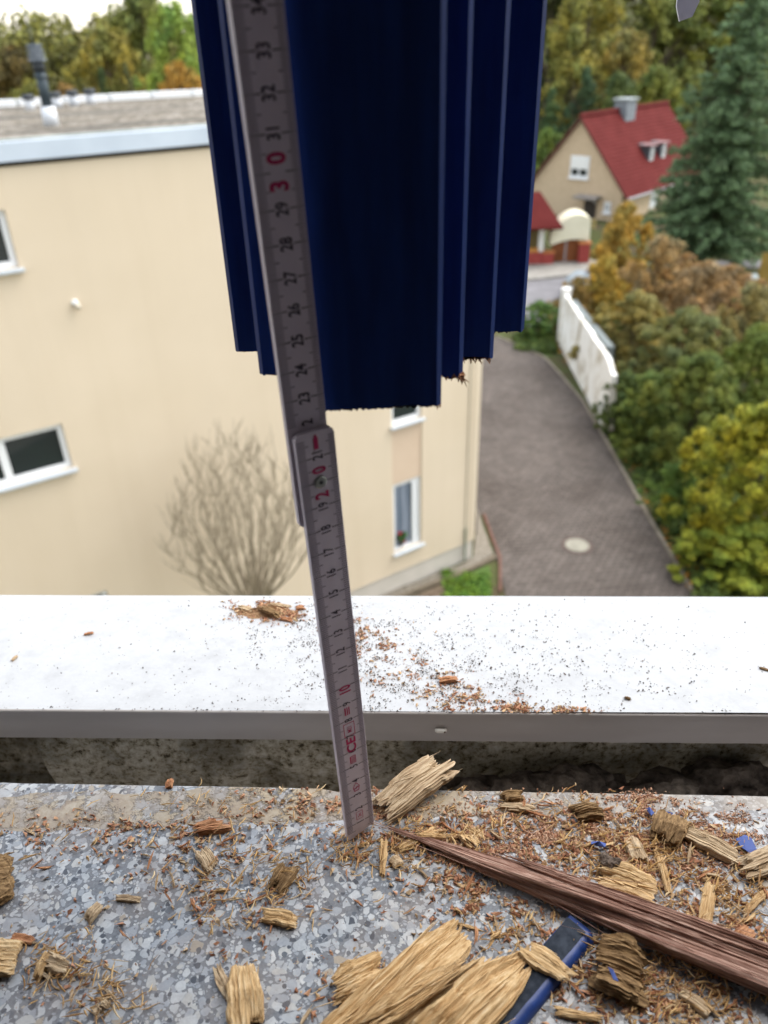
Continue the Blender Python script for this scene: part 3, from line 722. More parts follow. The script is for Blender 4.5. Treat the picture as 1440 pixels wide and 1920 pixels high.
def chip_proto(kind, k):
    key = (kind, k)
    if key in protos: return protos[key]
    m = {'pale': W_YEL, 'brown': W_ORG, 'tan': W_TAN}[kind]
    rd = random.Random(k + 0 + 50)
    Lg = rd.uniform(.004, .011)
    v, f = wood_mesh(Lg, [rd.uniform(.0004, .0012) * q for q in (.6, 1.3, .7)], [rd.uniform(.0006, .0014) * q for q in (.6, 1, .6)], k * 13 + 5, rag=.3, nj=12, ni=6, bend=rd.uniform(-.5, .5))
    o = mk('small_chip', v, f, m); protos[key] = o; return o
smp = sampler(cl_chips); used = set()
for i in range(285):
    for _ in range(50):
        x, y = smp()
        if 1505 < y < 1915 and 5 < x < 1435 and not (635 < x < 705 and 1500 < y < 1580): break
    kind = ['pale', 'brown', 'tan'][int(rng.integers(0, 3))]; k = int(rng.integers(0, 6)); pr = chip_proto(kind, k)
    if pr.name in used: o = pr.copy(); COL.objects.link(o)
    else: o = pr; used.add(pr.name)
    q = atz(x, y, .0005); s = rng.uniform(.45, 1.25)
    o.location = (q[0], q[1], rng.uniform(.0002, .0016)); o.rotation_euler = (rng.uniform(-.15, .15), rng.uniform(-.25, .25), rng.uniform(0, 6.28)); o.scale = (s, s, s)
    cn = {'pale': 'yellow', 'brown': 'orange brown', 'tan': 'greyish tan'}[kind]
    side = 'left of the rule' if x < 640 else ('between rule and blue strip' if x < 1000 else 'right end')
    row = 'back of the terrazzo' if y < 1600 else ('middle of the terrazzo' if y < 1740 else 'front of the terrazzo')
    tag(o, 'small %s wood sliver %s, %s' % (cn, row, side), 'wood sliver', 'small %s slivers %s, %s' % (cn, row, side))

# sawdust crumbs: uncountable
def m_dust(name, stops):
    m = mat(name, stops[0][1], .9, .1); g = N(m, 'ShaderNodeNewGeometry'); base(m, ramp(m, g.outputs['Random Per Island'], stops)); return m
M_DUST = m_dust('sawdust_mix', [(0, (.16, .07, .04)), (.25, (.36, .17, .10)), (.5, (.50, .27, .17)), (.7, (.52, .36, .20)), (.85, (.24, .15, .08)), (1, (.62, .45, .28))])
M_DUSTP = m_dust('sawdust_pink', [(0, (.20, .09, .05)), (.3, (.38, .20, .125)), (.6, (.50, .30, .20)), (1, (.58, .42, .30))])
M_DARK = m_dust('dark_grit', [(0, (.03, .025, .02)), (.5, (.09, .07, .055)), (1, (.20, .15, .12))])
def crumbs(name, pts, smin, smax, m, label, elong=2.5):
    n = len(pts); P = np.array(pts); V = []; F = []
    tet = np.array([(-.5, -.3, 0), (.5, -.25, .05), (.1, .5, 0), (-.1, -.35, .55), (.35, .3, .5)])
    fc = [(0, 2, 1), (0, 1, 3), (1, 4, 3), (1, 2, 4), (2, 0, 3), (2, 3, 4)]
    for i in range(n):
        s = smin + (smax - smin) * rng.random() ** 3; a = rng.uniform(0, 6.28); el = rng.uniform(1, elong)
        q = tet * np.array([s * el, s / el ** .3, s * .7]) + rng.normal(0, .12 * s, tet.shape)
        ca, sa = math.cos(a), math.sin(a)
        X = q[:, 0] * ca - q[:, 1] * sa + P[i, 0]; Y = q[:, 0] * sa + q[:, 1] * ca + P[i, 1]; Z = q[:, 2] + P[i, 2] + s * .1
        k = len(V); V += list(zip(X, Y, Z)); F += [tuple(j + k for j in t) for t in fc]
    o = mk(name, V, F, m); tag(o, label, None, None, 'stuff'); return o
def gen(cl, n, surf_, lim):
    s = sampler(cl); out = []
    while len(out) < n:
        x, y = s()
        dn = noise.noise(Vector((x * .022, y * .05, n * .1))) + .6 * noise.noise(Vector((x * .07, y * .16, 3)))
        if lim(x, y) and rng.random() < max(.03, min(1, .25 + 1.6 * dn)): q = surf_(x, y); out.append((q[0], q[1], q[2] + rng.random() ** 2 * .0006))
    return out
TL = lambda x, y: 1478 < y < 2000 and -60 < x < 1500
cl1 = [(1150, 1585, 110, 38, 8, 60), (1330, 1740, 80, 60, 25, 45), (1200, 1880, 130, 45, 12, 45), (900, 1590, 80, 35, 15, 30), (860, 1650, 60, 45, 40, 20), (720, 1560, 60, 30, 0, 16), (380, 1600, 120, 40, 0, 12), (200, 1560, 170, 20, 0, 14), (700, 1720, 350, 110, 0, 10), (980, 1720, 70, 50, 30, 10), (120, 1800, 70, 60, 0, 5), (660, 1860, 60, 35, 0, 5), (420, 1700, 60, 40, 0, 5), (760, 1510, 180, 18, 0, 12), (620, 1500, 90, 18, 0, 8)]
crumbs('sawdust', gen(cl1, 14000, lambda x, y: atz(x, y, 0), TL), .0003, .0022, M_DUST, 'mixed brown sawdust crumbs strewn over the terrazzo sill')
cl2 = [(1100, 1560, 110, 28, 4, 40), (1150, 1600, 80, 30, 10, 20), (1380, 1555, 60, 18, 0, 12), (1260, 1555, 80, 25, 0, 16), (1190, 1505, 30, 10, 0, 6), (940, 1570, 60, 25, 0, 10), (1340, 1640, 50, 30, 0, 8), (1250, 1515, 25, 10, 0, 4)]
crumbs('pink_sawdust', gen(cl2, 17000, lambda x, y: atz(x, y, 0), TL), .00025, .0013, M_DUSTP, 'fine orange pink sawdust drifted across the right of the sill')
def straws(name, pts, lmin, lmax, m, label):
    b = MB()
    for (x, y, z) in pts:
        l = rng.uniform(lmin, lmax); a = rng.uniform(0, 6.28) if rng.random() < .5 else rng.normal(.5, .5); p = Vector((x, y, z + .0003)); d = Vector((math.cos(a), math.sin(a), rng.normal(0, .18))); r_ = rng.uniform(.00008, .00028); q = [p]
        for k in range(3): d = (d + Vector((rng.normal(0, .25), rng.normal(0, .25), rng.normal(0, .1)))).normalized(); n_ = q[-1] + d * l / 3; n_.z = max(.0002, n_.z); q.append(n_)
        b.tube(q, [r_, r_ * 1.5, r_ * 1.2, r_ * .3], 4, False)
    o = b.build(name, m); tag(o, label, None, None, 'stuff')
M_STRAW = m_dust('straw_mix', [(0, (.30, .16, .06)), (.3, (.55, .34, .14)), (.6, (.68, .48, .24)), (.85, (.46, .26, .13)), (1, (.76, .60, .36))])
straws('wood_fibres', [(q[0], q[1], q[2] + rng.random() ** 2 * .003) for q in gen([(1200, 1595, 110, 40, 10, 40), (1340, 1740, 70, 60, 20, 30), (1230, 1875, 110, 40, 10, 22), (850, 1575, 60, 22, 0, 16), (410, 1600, 80, 45, 0, 9), (110, 1820, 45, 35, 0, 6), (190, 1880, 40, 30, 0, 6), (660, 1590, 30, 20, 0, 6), (1000, 1770, 60, 30, 0, 8), (530, 1640, 40, 40, 0, 5), (430, 1700, 50, 30, 0, 5), (740, 1600, 30, 40, 0, 5), (600, 1520, 300, 22, 0, 6)], 2400, lambda x, y: atz(x, y, 0), TL)], .002, .0085, M_STRAW, 'pale thin wood fibres matted among the sawdust on the terrazzo')
ML = lambda x, y: 1120 < y < 1331 + x * .007 and -40 < x < 1480
cl3 = [(488, 1146, 26, 9, 3, 45), (545, 1153, 20, 6, 0, 14), (700, 1195, 30, 22, 45, 16), (740, 1245, 70, 35, 35, 16), (830, 1280, 45, 22, 20, 10), (970, 1328, 70, 5, 2, 18), (900, 1310, 60, 14, 10, 8), (620, 1180, 60, 18, 25, 8)]
crumbs('sill_sawdust', gen(cl3, 3600, atmetal, ML), .0004, .0021, M_DUSTP if False else M_DUST, 'pale brown sawdust sprinkled across the white metal sill')
cl4 = [(650, 1200, 110, 45, 20, 20), (900, 1240, 220, 60, 5, 20), (700, 1280, 200, 50, 0, 6), (600, 1240, 500, 80, 0, 7), (720, 1335, 400, 3, 0.3, 3)]
crumbs('sill_grit', gen(cl4, 4200, atmetal, ML), .0004, .0012, M_DARK, 'dark grit specks peppered over the white metal sill', 1.6)
crumbs('sill_grit', [(q[0], q[1] , q[2]) for q in gen([(950, 1220, 260, 60, 0, 1)], 60, atmetal, ML)], .0006, .0014, M_DARK, 'coarser dark grains scattered over the right of the metal sill', 1.6)
# heaped sawdust on metal: chips
cm = [('wood_chip', (822, 1279), (862, 1277), [9, 15, 8], .0035, W_ORG, 'single brown wood chip on the white metal sill near its front edge'),
      ('wood_chip', (484, 1142), (528, 1158), [8, 14, 8], .0035, W_BRN, 'dark brown chip on top of the sawdust heap on the metal sill'),
      ('wood_chip', (550, 1143), (575, 1140), [6, 9, 5], .0025, W_ORG, 'little brown chip at the far edge of the metal sill left of the rule'),
      ('wood_chip', (445, 1138), (480, 1150), [6, 11, 6], .0025, W_TAN, 'tan flake on the left side of the sawdust heap on the metal sill'),
      ('wood_chip', (500, 1135), (545, 1140), [4, 9, 4], .0025, W_TAN, 'tan flake on the far side of the sawdust heap on the metal sill'),
      ('wood_chip', (520, 1160), (552, 1166), [5, 9, 5], .002, W_ORG, 'orange flake at the near end of the sawdust heap on the metal sill'),
      ('wood_chip', (156, 1191), (176, 1187), [3, 5, 3], .0012, W_ORG, 'tiny reddish sliver alone on the left of the metal sill'),
      ('wood_chip', (20, 1242), (36, 1228), [3, 5, 3], .0012, W_TAN, 'tiny tan sliver at the far left end of the metal sill'),
      ('wood_chip', (1422, 1252), (1445, 1260), [3, 5, 3], .0012, W_BRN, 'tiny dark sliver at the right end of the metal sill'),
      ('wood_chip', (1168, 1309), (1184, 1312), [3, 5, 3], .0015, W_BRN, 'tiny black sliver near the front edge of the metal sill on the right')]
for i, (nm, p0, p1, wp, th, m, lb) in enumerate(cm):
    q = atmetal(*p0); piece(nm, p0, p1, wp, th, m, 300 + i, lb, z=float(q[2]) + .0002 + (.002 if 'on top' in lb else 0), rag=.25, nj=24, ni=12)
def heap(cx, cy, sx, sy, hgt):
    c = atmetal(cx, cy); v = []; f = []; n = 26
    for j in range(n + 1):
        for i in range(n + 1):
            a, b_ = (i / n * 2 - 1), (j / n * 2 - 1); r = math.hypot(a, b_)
            h = hgt * max(0, 1 - r * (1 + .5 * noise.noise(Vector((a * 2, b_ * 2, 5))))) ** 1.3 * (1 + 1.3 * noise.noise(Vector((a * 7, b_ * 7, 1)))) - .0002
            v.append((a * sx, b_ * sy, h - .082 * b_ * sy))
    for j in range(n):
        for i in range(n): k = j * (n + 1) + i; f.append((k, k + 1, k + n + 2, k + n + 1))
    o = mk('sawdust_heap', v, f, m_noisy('heap_dust', (.33, .18, .09), (.58, .38, .22), 700, .95, .0012)); o.location = tuple(c); tag(o, 'low heap of pale sawdust near the far edge of the metal sill', None, None, 'stuff')
heap(495, 1147, .020, .0085, .004)

# ================================================================== OUTSIDE
M_STUC = m_noisy('cream_render', (.65, .545, .415), (.685, .575, .44), .45, .9, .004, .15)
M_PLIN = m_noisy('plinth_render', (.50, .46, .40), (.56, .51, .45), 2, .9)
M_WFR = mat('white_upvc', (.78, .79, .80), .35, .5); M_SILLG = mat('light_grey_sill', (.50, .54, .58), .4, .5)
M_GLASS = mat('window_glass', (.02, .026, .028), .06, .6)
M_PANEL = m_noisy('pinkish_panel', (.60, .46, .34), (.63, .49, .37), 1.5, .9)
A = atz(887, 1045, GZ); _w = ray(3285, -25); _w[2] = 0; _w /= np.linalg.norm(_w)
ANG = math.atan2(_w[1], _w[0])
def _streak(m):
    c0 = [l for l in m.node_tree.links if l.to_socket.name == 'Base Color'][0].from_socket
    n = noise_tex(m, coords(m, 'Object', (1.6, 1.6, .10)), 1.0, 6, .65); n2 = noise_tex(m, coords(m), .35, 3)
    c = mix(m, .22, c0, ramp(m, n, [(.36, (.88, .86, .82)), (.52, (1, 1, 1)), (.7, (1.03, 1.03, 1.03))]), 'MULTIPLY')
    c = mix(m, .6, c, ramp(m, n2, [(.35, (.93, .92, .89)), (.6, (1, 1, 1))]), 'MULTIPLY'); base(m, c); bump(m, noise_tex(m, coords(m), 60, 4), .004)
_streak(M_STUC)
bld = empty('apartment_block', (A[0], A[1], GZ), ANG); tag(bld, 'cream rendered flat roofed block of flats opposite the window', 'building')
# local axes: x along the facade (negative to the left), y into the building, z up
WINS = [(-10.3, -8.62, 5.27, 6.05), (-9.6, -8.64, 8.45, 9.22), (-10.3, -8.60, 2.00, 2.80), (-2.38, -1.60, 1.07, 2.83), (-2.38, -1.60, 4.24, 6.00), (-2.38, -1.60, 7.42, 9.15)]
PANELS = [(-2.38, -1.60, 2.83, 4.20), (-2.38, -1.60, 6.0, 7.38)]
def facade():
    xs = sorted({-24.0, 0.0, -10.3, -9.6, -8.64, -8.62, -8.60, -2.38, -1.6}); zs = sorted({.56, 9.78, 5.27, 6.05, 8.45, 9.22, 2.0, 2.8, 1.07, 2.83, 4.24, 6.0, 7.42, 9.15, 4.20, 7.38})
    bm_ = MB(); D = .14; DP = .03
    def hole(x, z):
        for (a, b_, c, d) in WINS:
            if a < x < b_ and c < z < d: return D
        for (a, b_, c, d) in PANELS:
            if a < x < b_ and c < z < d: return DP
        return 0
    cells = {}
    for i in range(len(xs) - 1):
        for j in range(len(zs) - 1): cells[i, j] = hole((xs[i] + xs[i + 1]) / 2, (zs[j] + zs[j + 1]) / 2)
    for (i, j), d in cells.items():
        x0, x1, z0, z1 = xs[i], xs[i + 1], zs[j], zs[j + 1]
        if d != D: bm_.add([(x0, d, z0), (x1, d, z0), (x1, d, z1), (x0, d, z1)], [(0, 1, 2, 3)])
        for (di, dj, e) in ((1, 0, [(x1, z0), (x1, z1)]), (0, 1, [(x0, z1), (x1, z1)])):
            d2 = cells.get((i + di, j + dj))
            if d2 is not None and d2 != d:
                (xa, za), (xb, zb) = e; bm_.add([(xa, d, za), (xb, d, zb), (xb, d2, zb), (xa, d2, za)], [(0, 1, 2, 3)])
    bm_.add([(0, 0, .56), (0, 11, .56), (0, 11, 9.78), (0, 0, 9.78)], [(0, 1, 2, 3)]).add([(0, 11, .56), (-24, 11, .56), (-24, 11, 9.78), (0, 11, 9.78)], [(0, 1, 2, 3)])
    return bm_.build('wall', M_STUC, bld)
facade()
for (a, b_, c, d) in PANELS: MB().box(a + .004, b_ - .004, .022, .0285, c + .01, d - .01).build('infill_panel', M_PANEL, bld)
MB().box(-24, -.02, .03, 11, -.6, .557).build('plinth', M_PLIN, bld)
MB().box(-24, .002, -.004, .03, .53, .575).build('plinth_trim', M_STUC, bld)
M_CURT = m_noisy('grey_curtain', (.10, .13, .17), (.26, .29, .35), 9, .9, sc=(1, 1, .05))
for i, (a, b_, c, d) in enumerate(WINS):
    wn = empty('window'); wn.parent = bld; wn.location = (0, 0, 0)
    t = .085
    MB().box(a, b_, .06, .13, c, c + t).box(a, b_, .06, .13, d - t, d).box(a, a + t, .06, .13, c + t, d - t).box(b_ - t, b_, .06, .13, c + t, d - t).build('frame', M_WFR, wn, bevel=.006)
    g = MB().box(a + t, b_ - t, .10, .105, c + t, d - t)
    g.build('pane', M_GLASS, wn)
    if i in (0, 2): MB().box(-9.62, -9.50, .055, .095, c + t, d - t).build('mullion', M_WFR, wn, bevel=.004)
    MB().box(a - .04, b_ + .05, -.09, .058, c - .05, c - .003).build('sill', M_SILLG, wn, bevel=.006)
    if i == 3:  # tilted sash
        MB().box(b_ - .24, b_ - .17, .035, .075, c + .09, d - .09).box(b_ - .165, b_ - .09, .07, .096, c + .1, d - .1).build('open_sash', M_WFR, wn, bevel=.004)
        MB().box(a + .09, b_ - .25, .085, .095, c + .1, d - .1).build('curtain', M_CURT, wn)
# downpipe / joint and roof parts
MB().tube([(-.30, -.012, .02), (-.30, -.012, 9.7)], .012, 8).build('downpipe', mat('pipe_beige', (.42, .37, .28), .6), bld)
MB().tube([(-.30, -.03, .02), (-.30, -.03, 1.0)], .022, 8).build('pipe_foot', mat('pipe_green', (.16, .20, .15), .6), bld)
MB().box(-.17, .012, -.012, .05, .58, 9.75).build('corner_strip', M_STUC, bld)
M_FASC = m_noisy('zinc_fascia', (.46, .52, .60), (.54, .60, .68), 1.2, .3, spec=.5)
MB().box(-24, .06, -.07, .10, 9.80, 10.03).build('fascia', M_FASC, bld)
MB().box(-24, .03, -.02, -.003, 9.74, 9.80).build('painted_shade_strip', mat('painted_shade', (.03, .025, .02), .9), bld)  # dark coloured strip standing in for the shade under the fascia
MB().box(-24, .06, .103, .28, 9.85, 10.05).build('parapet_cap', m_noisy('weathered_cap', (.22, .24, .22), (.34, .36, .34), 3), bld)
def m_gravel():
    m = mat('roof_gravel', (.3, .26, .2), .95, .1); v = coords(m)
    vo = N(m, 'ShaderNodeTexVoronoi'); vo.inputs['Scale'].default_value = 9; L(m, v, vo.inputs['Vector'])
    s = N(m, 'ShaderNodeSeparateColor'); L(m, vo.outputs['Color'], s.inputs[0])
    c = ramp(m, s.outputs[0], [(0, (.07, .06, .045)), (.4, (.15, .13, .10)), (.8, (.23, .20, .165)), (1, (.34, .31, .27))])
    c = mix(m, ramp(m, noise_tex(m, coords(m, 'Object', (.3, 1.5, 1)), .8, 4), [(.45, G(0)), (.6, G(.7))]), c, (.085, .078, .07))
    base(m, c); bump(m, vo.outputs['Distance'], .02); return m
M_GRAV = m_gravel()
MB().box(-24, -.02, .285, 10.7, 9.6, 9.93).build('gravel_roof', M_GRAV, bld)
M_COP = mat('white_coping', (.72, .73, .74), .6)
def copings():
    b = MB(); x = -24.0
    while x < 0:
        b.box(x, x + 1.05, 10.705, 11.0, 9.8, 10.08); x += 1.13
    return b.build('coping_stones', M_COP, bld)
copings()
# roof pipes as things
M_ZN = mat('white_pipe', (.62, .64, .68), .5); M_CAP = mat('dark_cap', (.03, .035, .04), .6); M_DKG = mat('dark_green_grey', (.035, .05, .06), .5)
def roofpt(px, py): return atz(px, py, GZ + 9.93)
p = roofpt(97, 236); t = empty('roof_vent_stack', tuple(p), ANG); tag(t, 'tall dark chimney pipe with a slatted cowl on the near part of the flat roof', 'roof vent')
sc_ = float(np.linalg.norm(p - CAM)) / FPX
MB().tube([(0, 0, 0), (0, 0, 27 * sc_)], [12 * sc_, 10.5 * sc_], 16).build('flashing', M_ZN, t, True)
MB().tube([(0, 0, 26 * sc_), (0, 0, 74 * sc_)], 8 * sc_, 16).tube([(0, 0, 66 * sc_), (0, 0, 68 * sc_)], 10 * sc_, 16).build('pipe', M_DKG, t, True)
MB().tube([(0, 0, 74 * sc_), (0, 0, 88 * sc_)], 9 * sc_, 16).build('neck', M_CAP, t, True)
cwl = MB()
for k in range(4): cwl.tube([(0, 0, (88 + 6 * k) * sc_), (0, 0, (91.5 + 6 * k) * sc_)], (13 - k * .6) * sc_, 16)
cwl.tube([(0, 0, 88 * sc_), (0, 0, 110 * sc_)], 8 * sc_, 12).build('cowl', m_noisy('grey_cowl', (.10, .12, .14), (.2, .22, .25), 6), t)
MB().tube([(0, 0, 110 * sc_), (-.03, 0, 152 * sc_)], .008, 6).build('rod', M_DKG, t)
for px, s, lb in ((166, 1.1, 'leftmost'), (308, 0, ''),):
    pass
for (px, lb) in ((58, 'leftmost of the row, beside the tall dark stack'), (108, 'just right of the tall dark stack'), (140, 'second from the right end of the row'), (172, 'at the right end of the row')):
    p = roofpt(px, 211 - .1 * (px - 58) - 4); s = float(np.linalg.norm(p - CAM)) / FPX
    t = empty('vent_pipe', tuple(p), ANG); tag(t, 'white roof pipe with black cap, ' + lb, 'vent pipe', 'vent pipes on the flat roof')
    MB().tube([(0, 0, 0), (0, 0, 16 * s)], [7.5 * s, 6.5 * s], 14).build('pipe', M_ZN, t, True)
    MB().tube([(0, 0, 15 * s), (0, 0, 19 * s), (0, 0, 22 * s)], [9.5 * s, 9.5 * s, 7 * s], 14).build('cap', M_CAP, t)
# wall lamp
p = atplane(140, 567, A - np.array([0, 0, 0]), np.array([_w[1], -_w[0], 0])); t = empty('wall_lamp', tuple(p), ANG); tag(t, 'small round white fitting on the cream wall between the left windows', 'wall lamp')
MB().tube([(0, .01, 0), (0, -.05, 0)], [.05, .04], 14).build('base_plate', M_WFR, t, True)
MB().tube([(0.02, -.03, -.02), (.02, -.12, -.06)], [.035, .035], 12).build('lamp_head', mat('cream_plastic', (.62, .56, .46), .5), t, True)
# geranium pot in the open window
t = empty('flower_pot', tuple(A + _w * -2.2), ANG)
t.location = tuple(np.array([A[0], A[1], GZ + 1.16]) + _w * -2.13); tag(t, 'potted red geranium standing in the lower right window', 'potted plant')
MB().tube([(0, .055, 0), (0, .055, .14)], [.035, .05], 14).build('pot', mat('pot', (.10, .08, .07), .7), t, True)

# leaves -------------------------------------------------------------
def m_leaf(name, sat=1.0):
    m = mat(name, (.08, .12, .03), .65, .25); oi = N(m, 'ShaderNodeObjectInfo'); g = N(m, 'ShaderNodeNewGeometry')
    rv_ = ramp(m, g.outputs['Random Per Island'], [(0, G(.40)), (.5, G(.95)), (1, G(2.0))])
    c = mix(m, 1.0, oi.outputs['Color'], rv_, 'MULTIPLY')
    n = noise_tex(m, coords(m, 'Object'), 4.5, 3)
    c = mix(m, ramp(m, n, [(.36, G(0)), (.64, G(.9))]), c, mix(m, 1.0, c, (1.75, 1.25, .7), 'MULTIPLY'))
    base(m, c)
    tr = N(m, 'ShaderNodeBsdfTranslucent'); L(m, c, tr.inputs['Color']); ms = N(m, 'ShaderNodeMixShader'); ms.inputs[0].default_value = .25
    out = m.node_tree.nodes['Material Output']; L(m, m.node_tree.nodes['Principled BSDF'].outputs[0], ms.inputs[1]); L(m, tr.outputs[0], ms.inputs[2]); L(m, ms.outputs[0], out.inputs['Surface'])
    return m
M_LEAF = m_leaf('leaves'); M_BARK = m_noisy('bark', (.06, .045, .03), (.13, .10, .07), 12, .95)
def leaf_mesh(name, centers, radii, n, size, m, up=.5, asp=1.6):
    C_ = np.array(centers); Rr = np.array(radii); pr = Rr ** 2; pr /= pr.sum()
    idx = rng.choice(len(C_), n, p=pr); d = rng.normal(0, 1, (n, 3)); d /= np.linalg.norm(d, axis=1)[:, None]
    r = rng.random(n) ** .45; P = C_[idx] + d * (Rr[idx] * r)[:, None] * np.array([1, 1, .75])
    nr = d * .8 + rng.normal(0, .55, (n, 3)); nr[:, 2] += up; nr /= np.linalg.norm(nr, axis=1)[:, None]
    t = rng.normal(0, 1, (n, 3)); t -= nr * (t * nr).sum(1)[:, None]; t /= np.linalg.norm(t, axis=1)[:, None]
    b_ = np.cross(nr, t); s = size * rng.uniform(.6, 1.3, n)[:, None]
    V = np.stack([P - t * s * asp * .5, P + b_ * s * .45, P + t * s * asp * .5 - nr * s * .15, P - b_ * s * .45], 1).reshape(-1, 3)
    me = bpy.data.meshes.new(name); me.vertices.add(4 * n); me.vertices.foreach_set('co', V.ravel())
    me.loops.add(4 * n); me.loops.foreach_set('vertex_index', np.arange(4 * n, dtype=np.int32)); me.polygons.add(n)
    me.polygons.foreach_set('loop_start', np.arange(0, 4 * n, 4, dtype=np.int32)); me.update(calc_edges=True); me.materials.append(m); return me
def crown_clumps(n, seed, low=.12, dens=1.0, cone=False, rr_=(.035, .105)):
    rd = random.Random(seed); c = []; r = []
    while len(c) < n:
        z = rd.uniform(low, 1); t = (z - low) / (1 - low)
        R0 = .5 * math.sin(math.pi * min(1, .18 + .82 * t) ** .8) ** .6 if not cone else .5 * (1 - t) ** .8
        a = rd.uniform(0, 6.28); q = rd.random() ** .5
        rr = R0 * q * (1 + .25 * math.sin(3 * a + seed))
        c.append((rr * math.cos(a), rr * math.sin(a), z * .95)); r.append(rd.uniform(*rr_))
    return c, r
CROWN = [leaf_mesh('crown', *crown_clumps(130, s), 17000, .019, M_LEAF) for s in (1, 2, 3)]
CROWN.append(leaf_mesh('crown', *crown_clumps(140, 9, .02, rr_=(.03, .09)), 17000, .018, M_LEAF))        # 3: loose shrub, sees through
CROWN.append(leaf_mesh('crown', *crown_clumps(330, 14, .0, rr_=(.02, .08)), 68000, .0145, M_LEAF))        # 4: dense near bush
CROWN.append(leaf_mesh('crown', *crown_clumps(130, 5, .05, cone=True, rr_=(.03, .08)), 13000, .018, M_LEAF, up=-.1))   # 5: conical far conifer
def trunk_mesh(seed, thin=1.0):
    rd = random.Random(seed); b = MB(); b.tube([(0, 0, -.05), (.005, 0, .2), (-.01, .01, .5), (0, 0, .85)], [.028 * thin, .022 * thin, .013 * thin, .004 * thin], 8)
    for k in range(14):
        z = rd.uniform(.18, .7); a = rd.uniform(0, 6.28); l = rd.uniform(.2, .36) * (1.1 - z * .5)
        d = Vector((math.cos(a), math.sin(a), rd.uniform(.4, 1.1))); b.tube([(0, 0, z), Vector((0, 0, z)) + d * l * .5, Vector((0, 0, z)) + d * l + Vector((0, 0, .03))], [.009 * thin, .006 * thin, .002 * thin], 5)
    me = bpy.data.meshes.new('trunk'); me.from_pydata(b.v, [], b.f); me.materials.append(M_BARK); return me
TRUNK = [trunk_mesh(k) for k in range(3)]
SHRUBT = trunk_mesh(8, .5)
def tree(name, px, Y, top, wpx, col, label, k=0, cat='tree', group=None, parts=True, hmin=0, rz=None):
    q = aty(px, top, Y); g = ground(q[0], Y); h = max(q[2] - g, hmin); dep = float(np.linalg.norm(q - CAM)); wd = wpx / FPX * dep
    t = empty(name, (q[0], Y, g - .05), rng.uniform(0, 6.28) if rz is None else rz); tag(t, label, cat, group)
    for nm, me in (('crown', CROWN[k]), ('trunk', SHRUBT if k in (3, 4) else TRUNK[k % 3])):
        o = bpy.data.objects.new(nm, me); COL.objects.link(o); o.parent = t; o.color = (*col, 1); o.scale = (wd, wd, h)
    return t
OLV, DGR, YGR, BGR, ORG, BRN, YEL, BLG = (.085, .095, .028), (.030, .052, .022), (.18, .19, .03), (.10, .17, .03), (.20, .11, .03), (.15, .095, .04), (.27, .20, .03), (.035, .07, .042)
T = [
 ('broadleaf_tree', 20, 78, 75, 130, (.07, .062, .025), 'dark brownish tree at the far left behind the flat roof', 0),
 ('broadleaf_tree', 100, 95, 92, 110, (.07, .08, .035), 'dull olive tree just right of the tall roof stack', 1),
 ('broadleaf_tree', 185, 74, 28, 130, (.125, .13, .035), 'yellowing tree rising over the middle of the flat roof', 2),
 ('broadleaf_tree', 250, 82, -40, 150, (.075, .10, .03), 'tall olive green tree behind the flat roof, between yellow and bright green ones', 0),
 ('broadleaf_tree', 325, 66, -10, 120, (.105, .17, .04), 'bright green tree directly left of the blue post', 1),
 ('broadleaf_tree', 330, 58, 98, 100, (.19, .13, .03), 'orange brown tree low beside the blue post over the roof edge', 2),
 ('conifer_tree', 185, 62, 118, 60, DGR, 'small dark conifer behind the white roof vent pipes', 5),
 ('conifer_tree', 233, 60, 108, 50, (.06, .075, .035), 'thin greyish conifer right of the small dark conifer', 5),
 ('broadleaf_tree', 50, 60, 140, 90, (.11, .12, .03), 'low yellow green tree behind the left end of the roof', 1),
 ('broadleaf_tree', 120, 59, 150, 80, (.12, .085, .03), 'low rusty tree between the roof stack and the small dark conifer', 0),
 ('broadleaf_tree', 1040, 84, -60, 130, (.05, .075, .03), 'tall dark green tree directly right of the blue post', 0),
 ('broadleaf_tree', 1110, 74, -50, 140, (.125, .14, .04), 'tall yellow green tree behind the house gable', 1),
 ('broadleaf_tree', 1180, 70, 40, 110, (.125, .12, .04), 'golden olive tree behind the house chimney', 2),
 ('broadleaf_tree', 1250, 80, -80, 150, (.09, .12, .04), 'tall leafy green tree under the hanging grey strip', 0),
 ('broadleaf_tree', 1340, 84, -90, 150, (.09, .12, .03), 'tall green tree behind the top of the spruce', 1),
 ('broadleaf_tree', 1420, 90, -90, 130, (.12, .16, .03), 'light green tree in the top right corner', 2),
 ('conifer_tree', 1100, 66, 118, 90, BLG, 'bluish conifer just behind the ridge of the red roofed house', 5),
 ('conifer_tree', 1035, 66, 160, 70, (.04, .08, .04), 'green conifer between the blue post and the house', 5),
 ('broadleaf_tree', 1165, 64, 130, 80, (.05, .08, .03), 'round dark green tree touching the house chimney', 0),
 ('broadleaf_tree', 1235, 66, 110, 90, (.08, .11, .03), 'mid green tree behind the right end of the red roof', 2),
 ('broadleaf_tree', 1030, 60, 235, 60, (.07, .12, .03), 'low green bushy tree left of the gable', 1),
]
for (nm, px, Y, top, wp, col, lb, k) in T: tree(nm, px, Y, top, wp * 1.25, tuple(x * 1.45 for x in col), lb, k, 'tree')
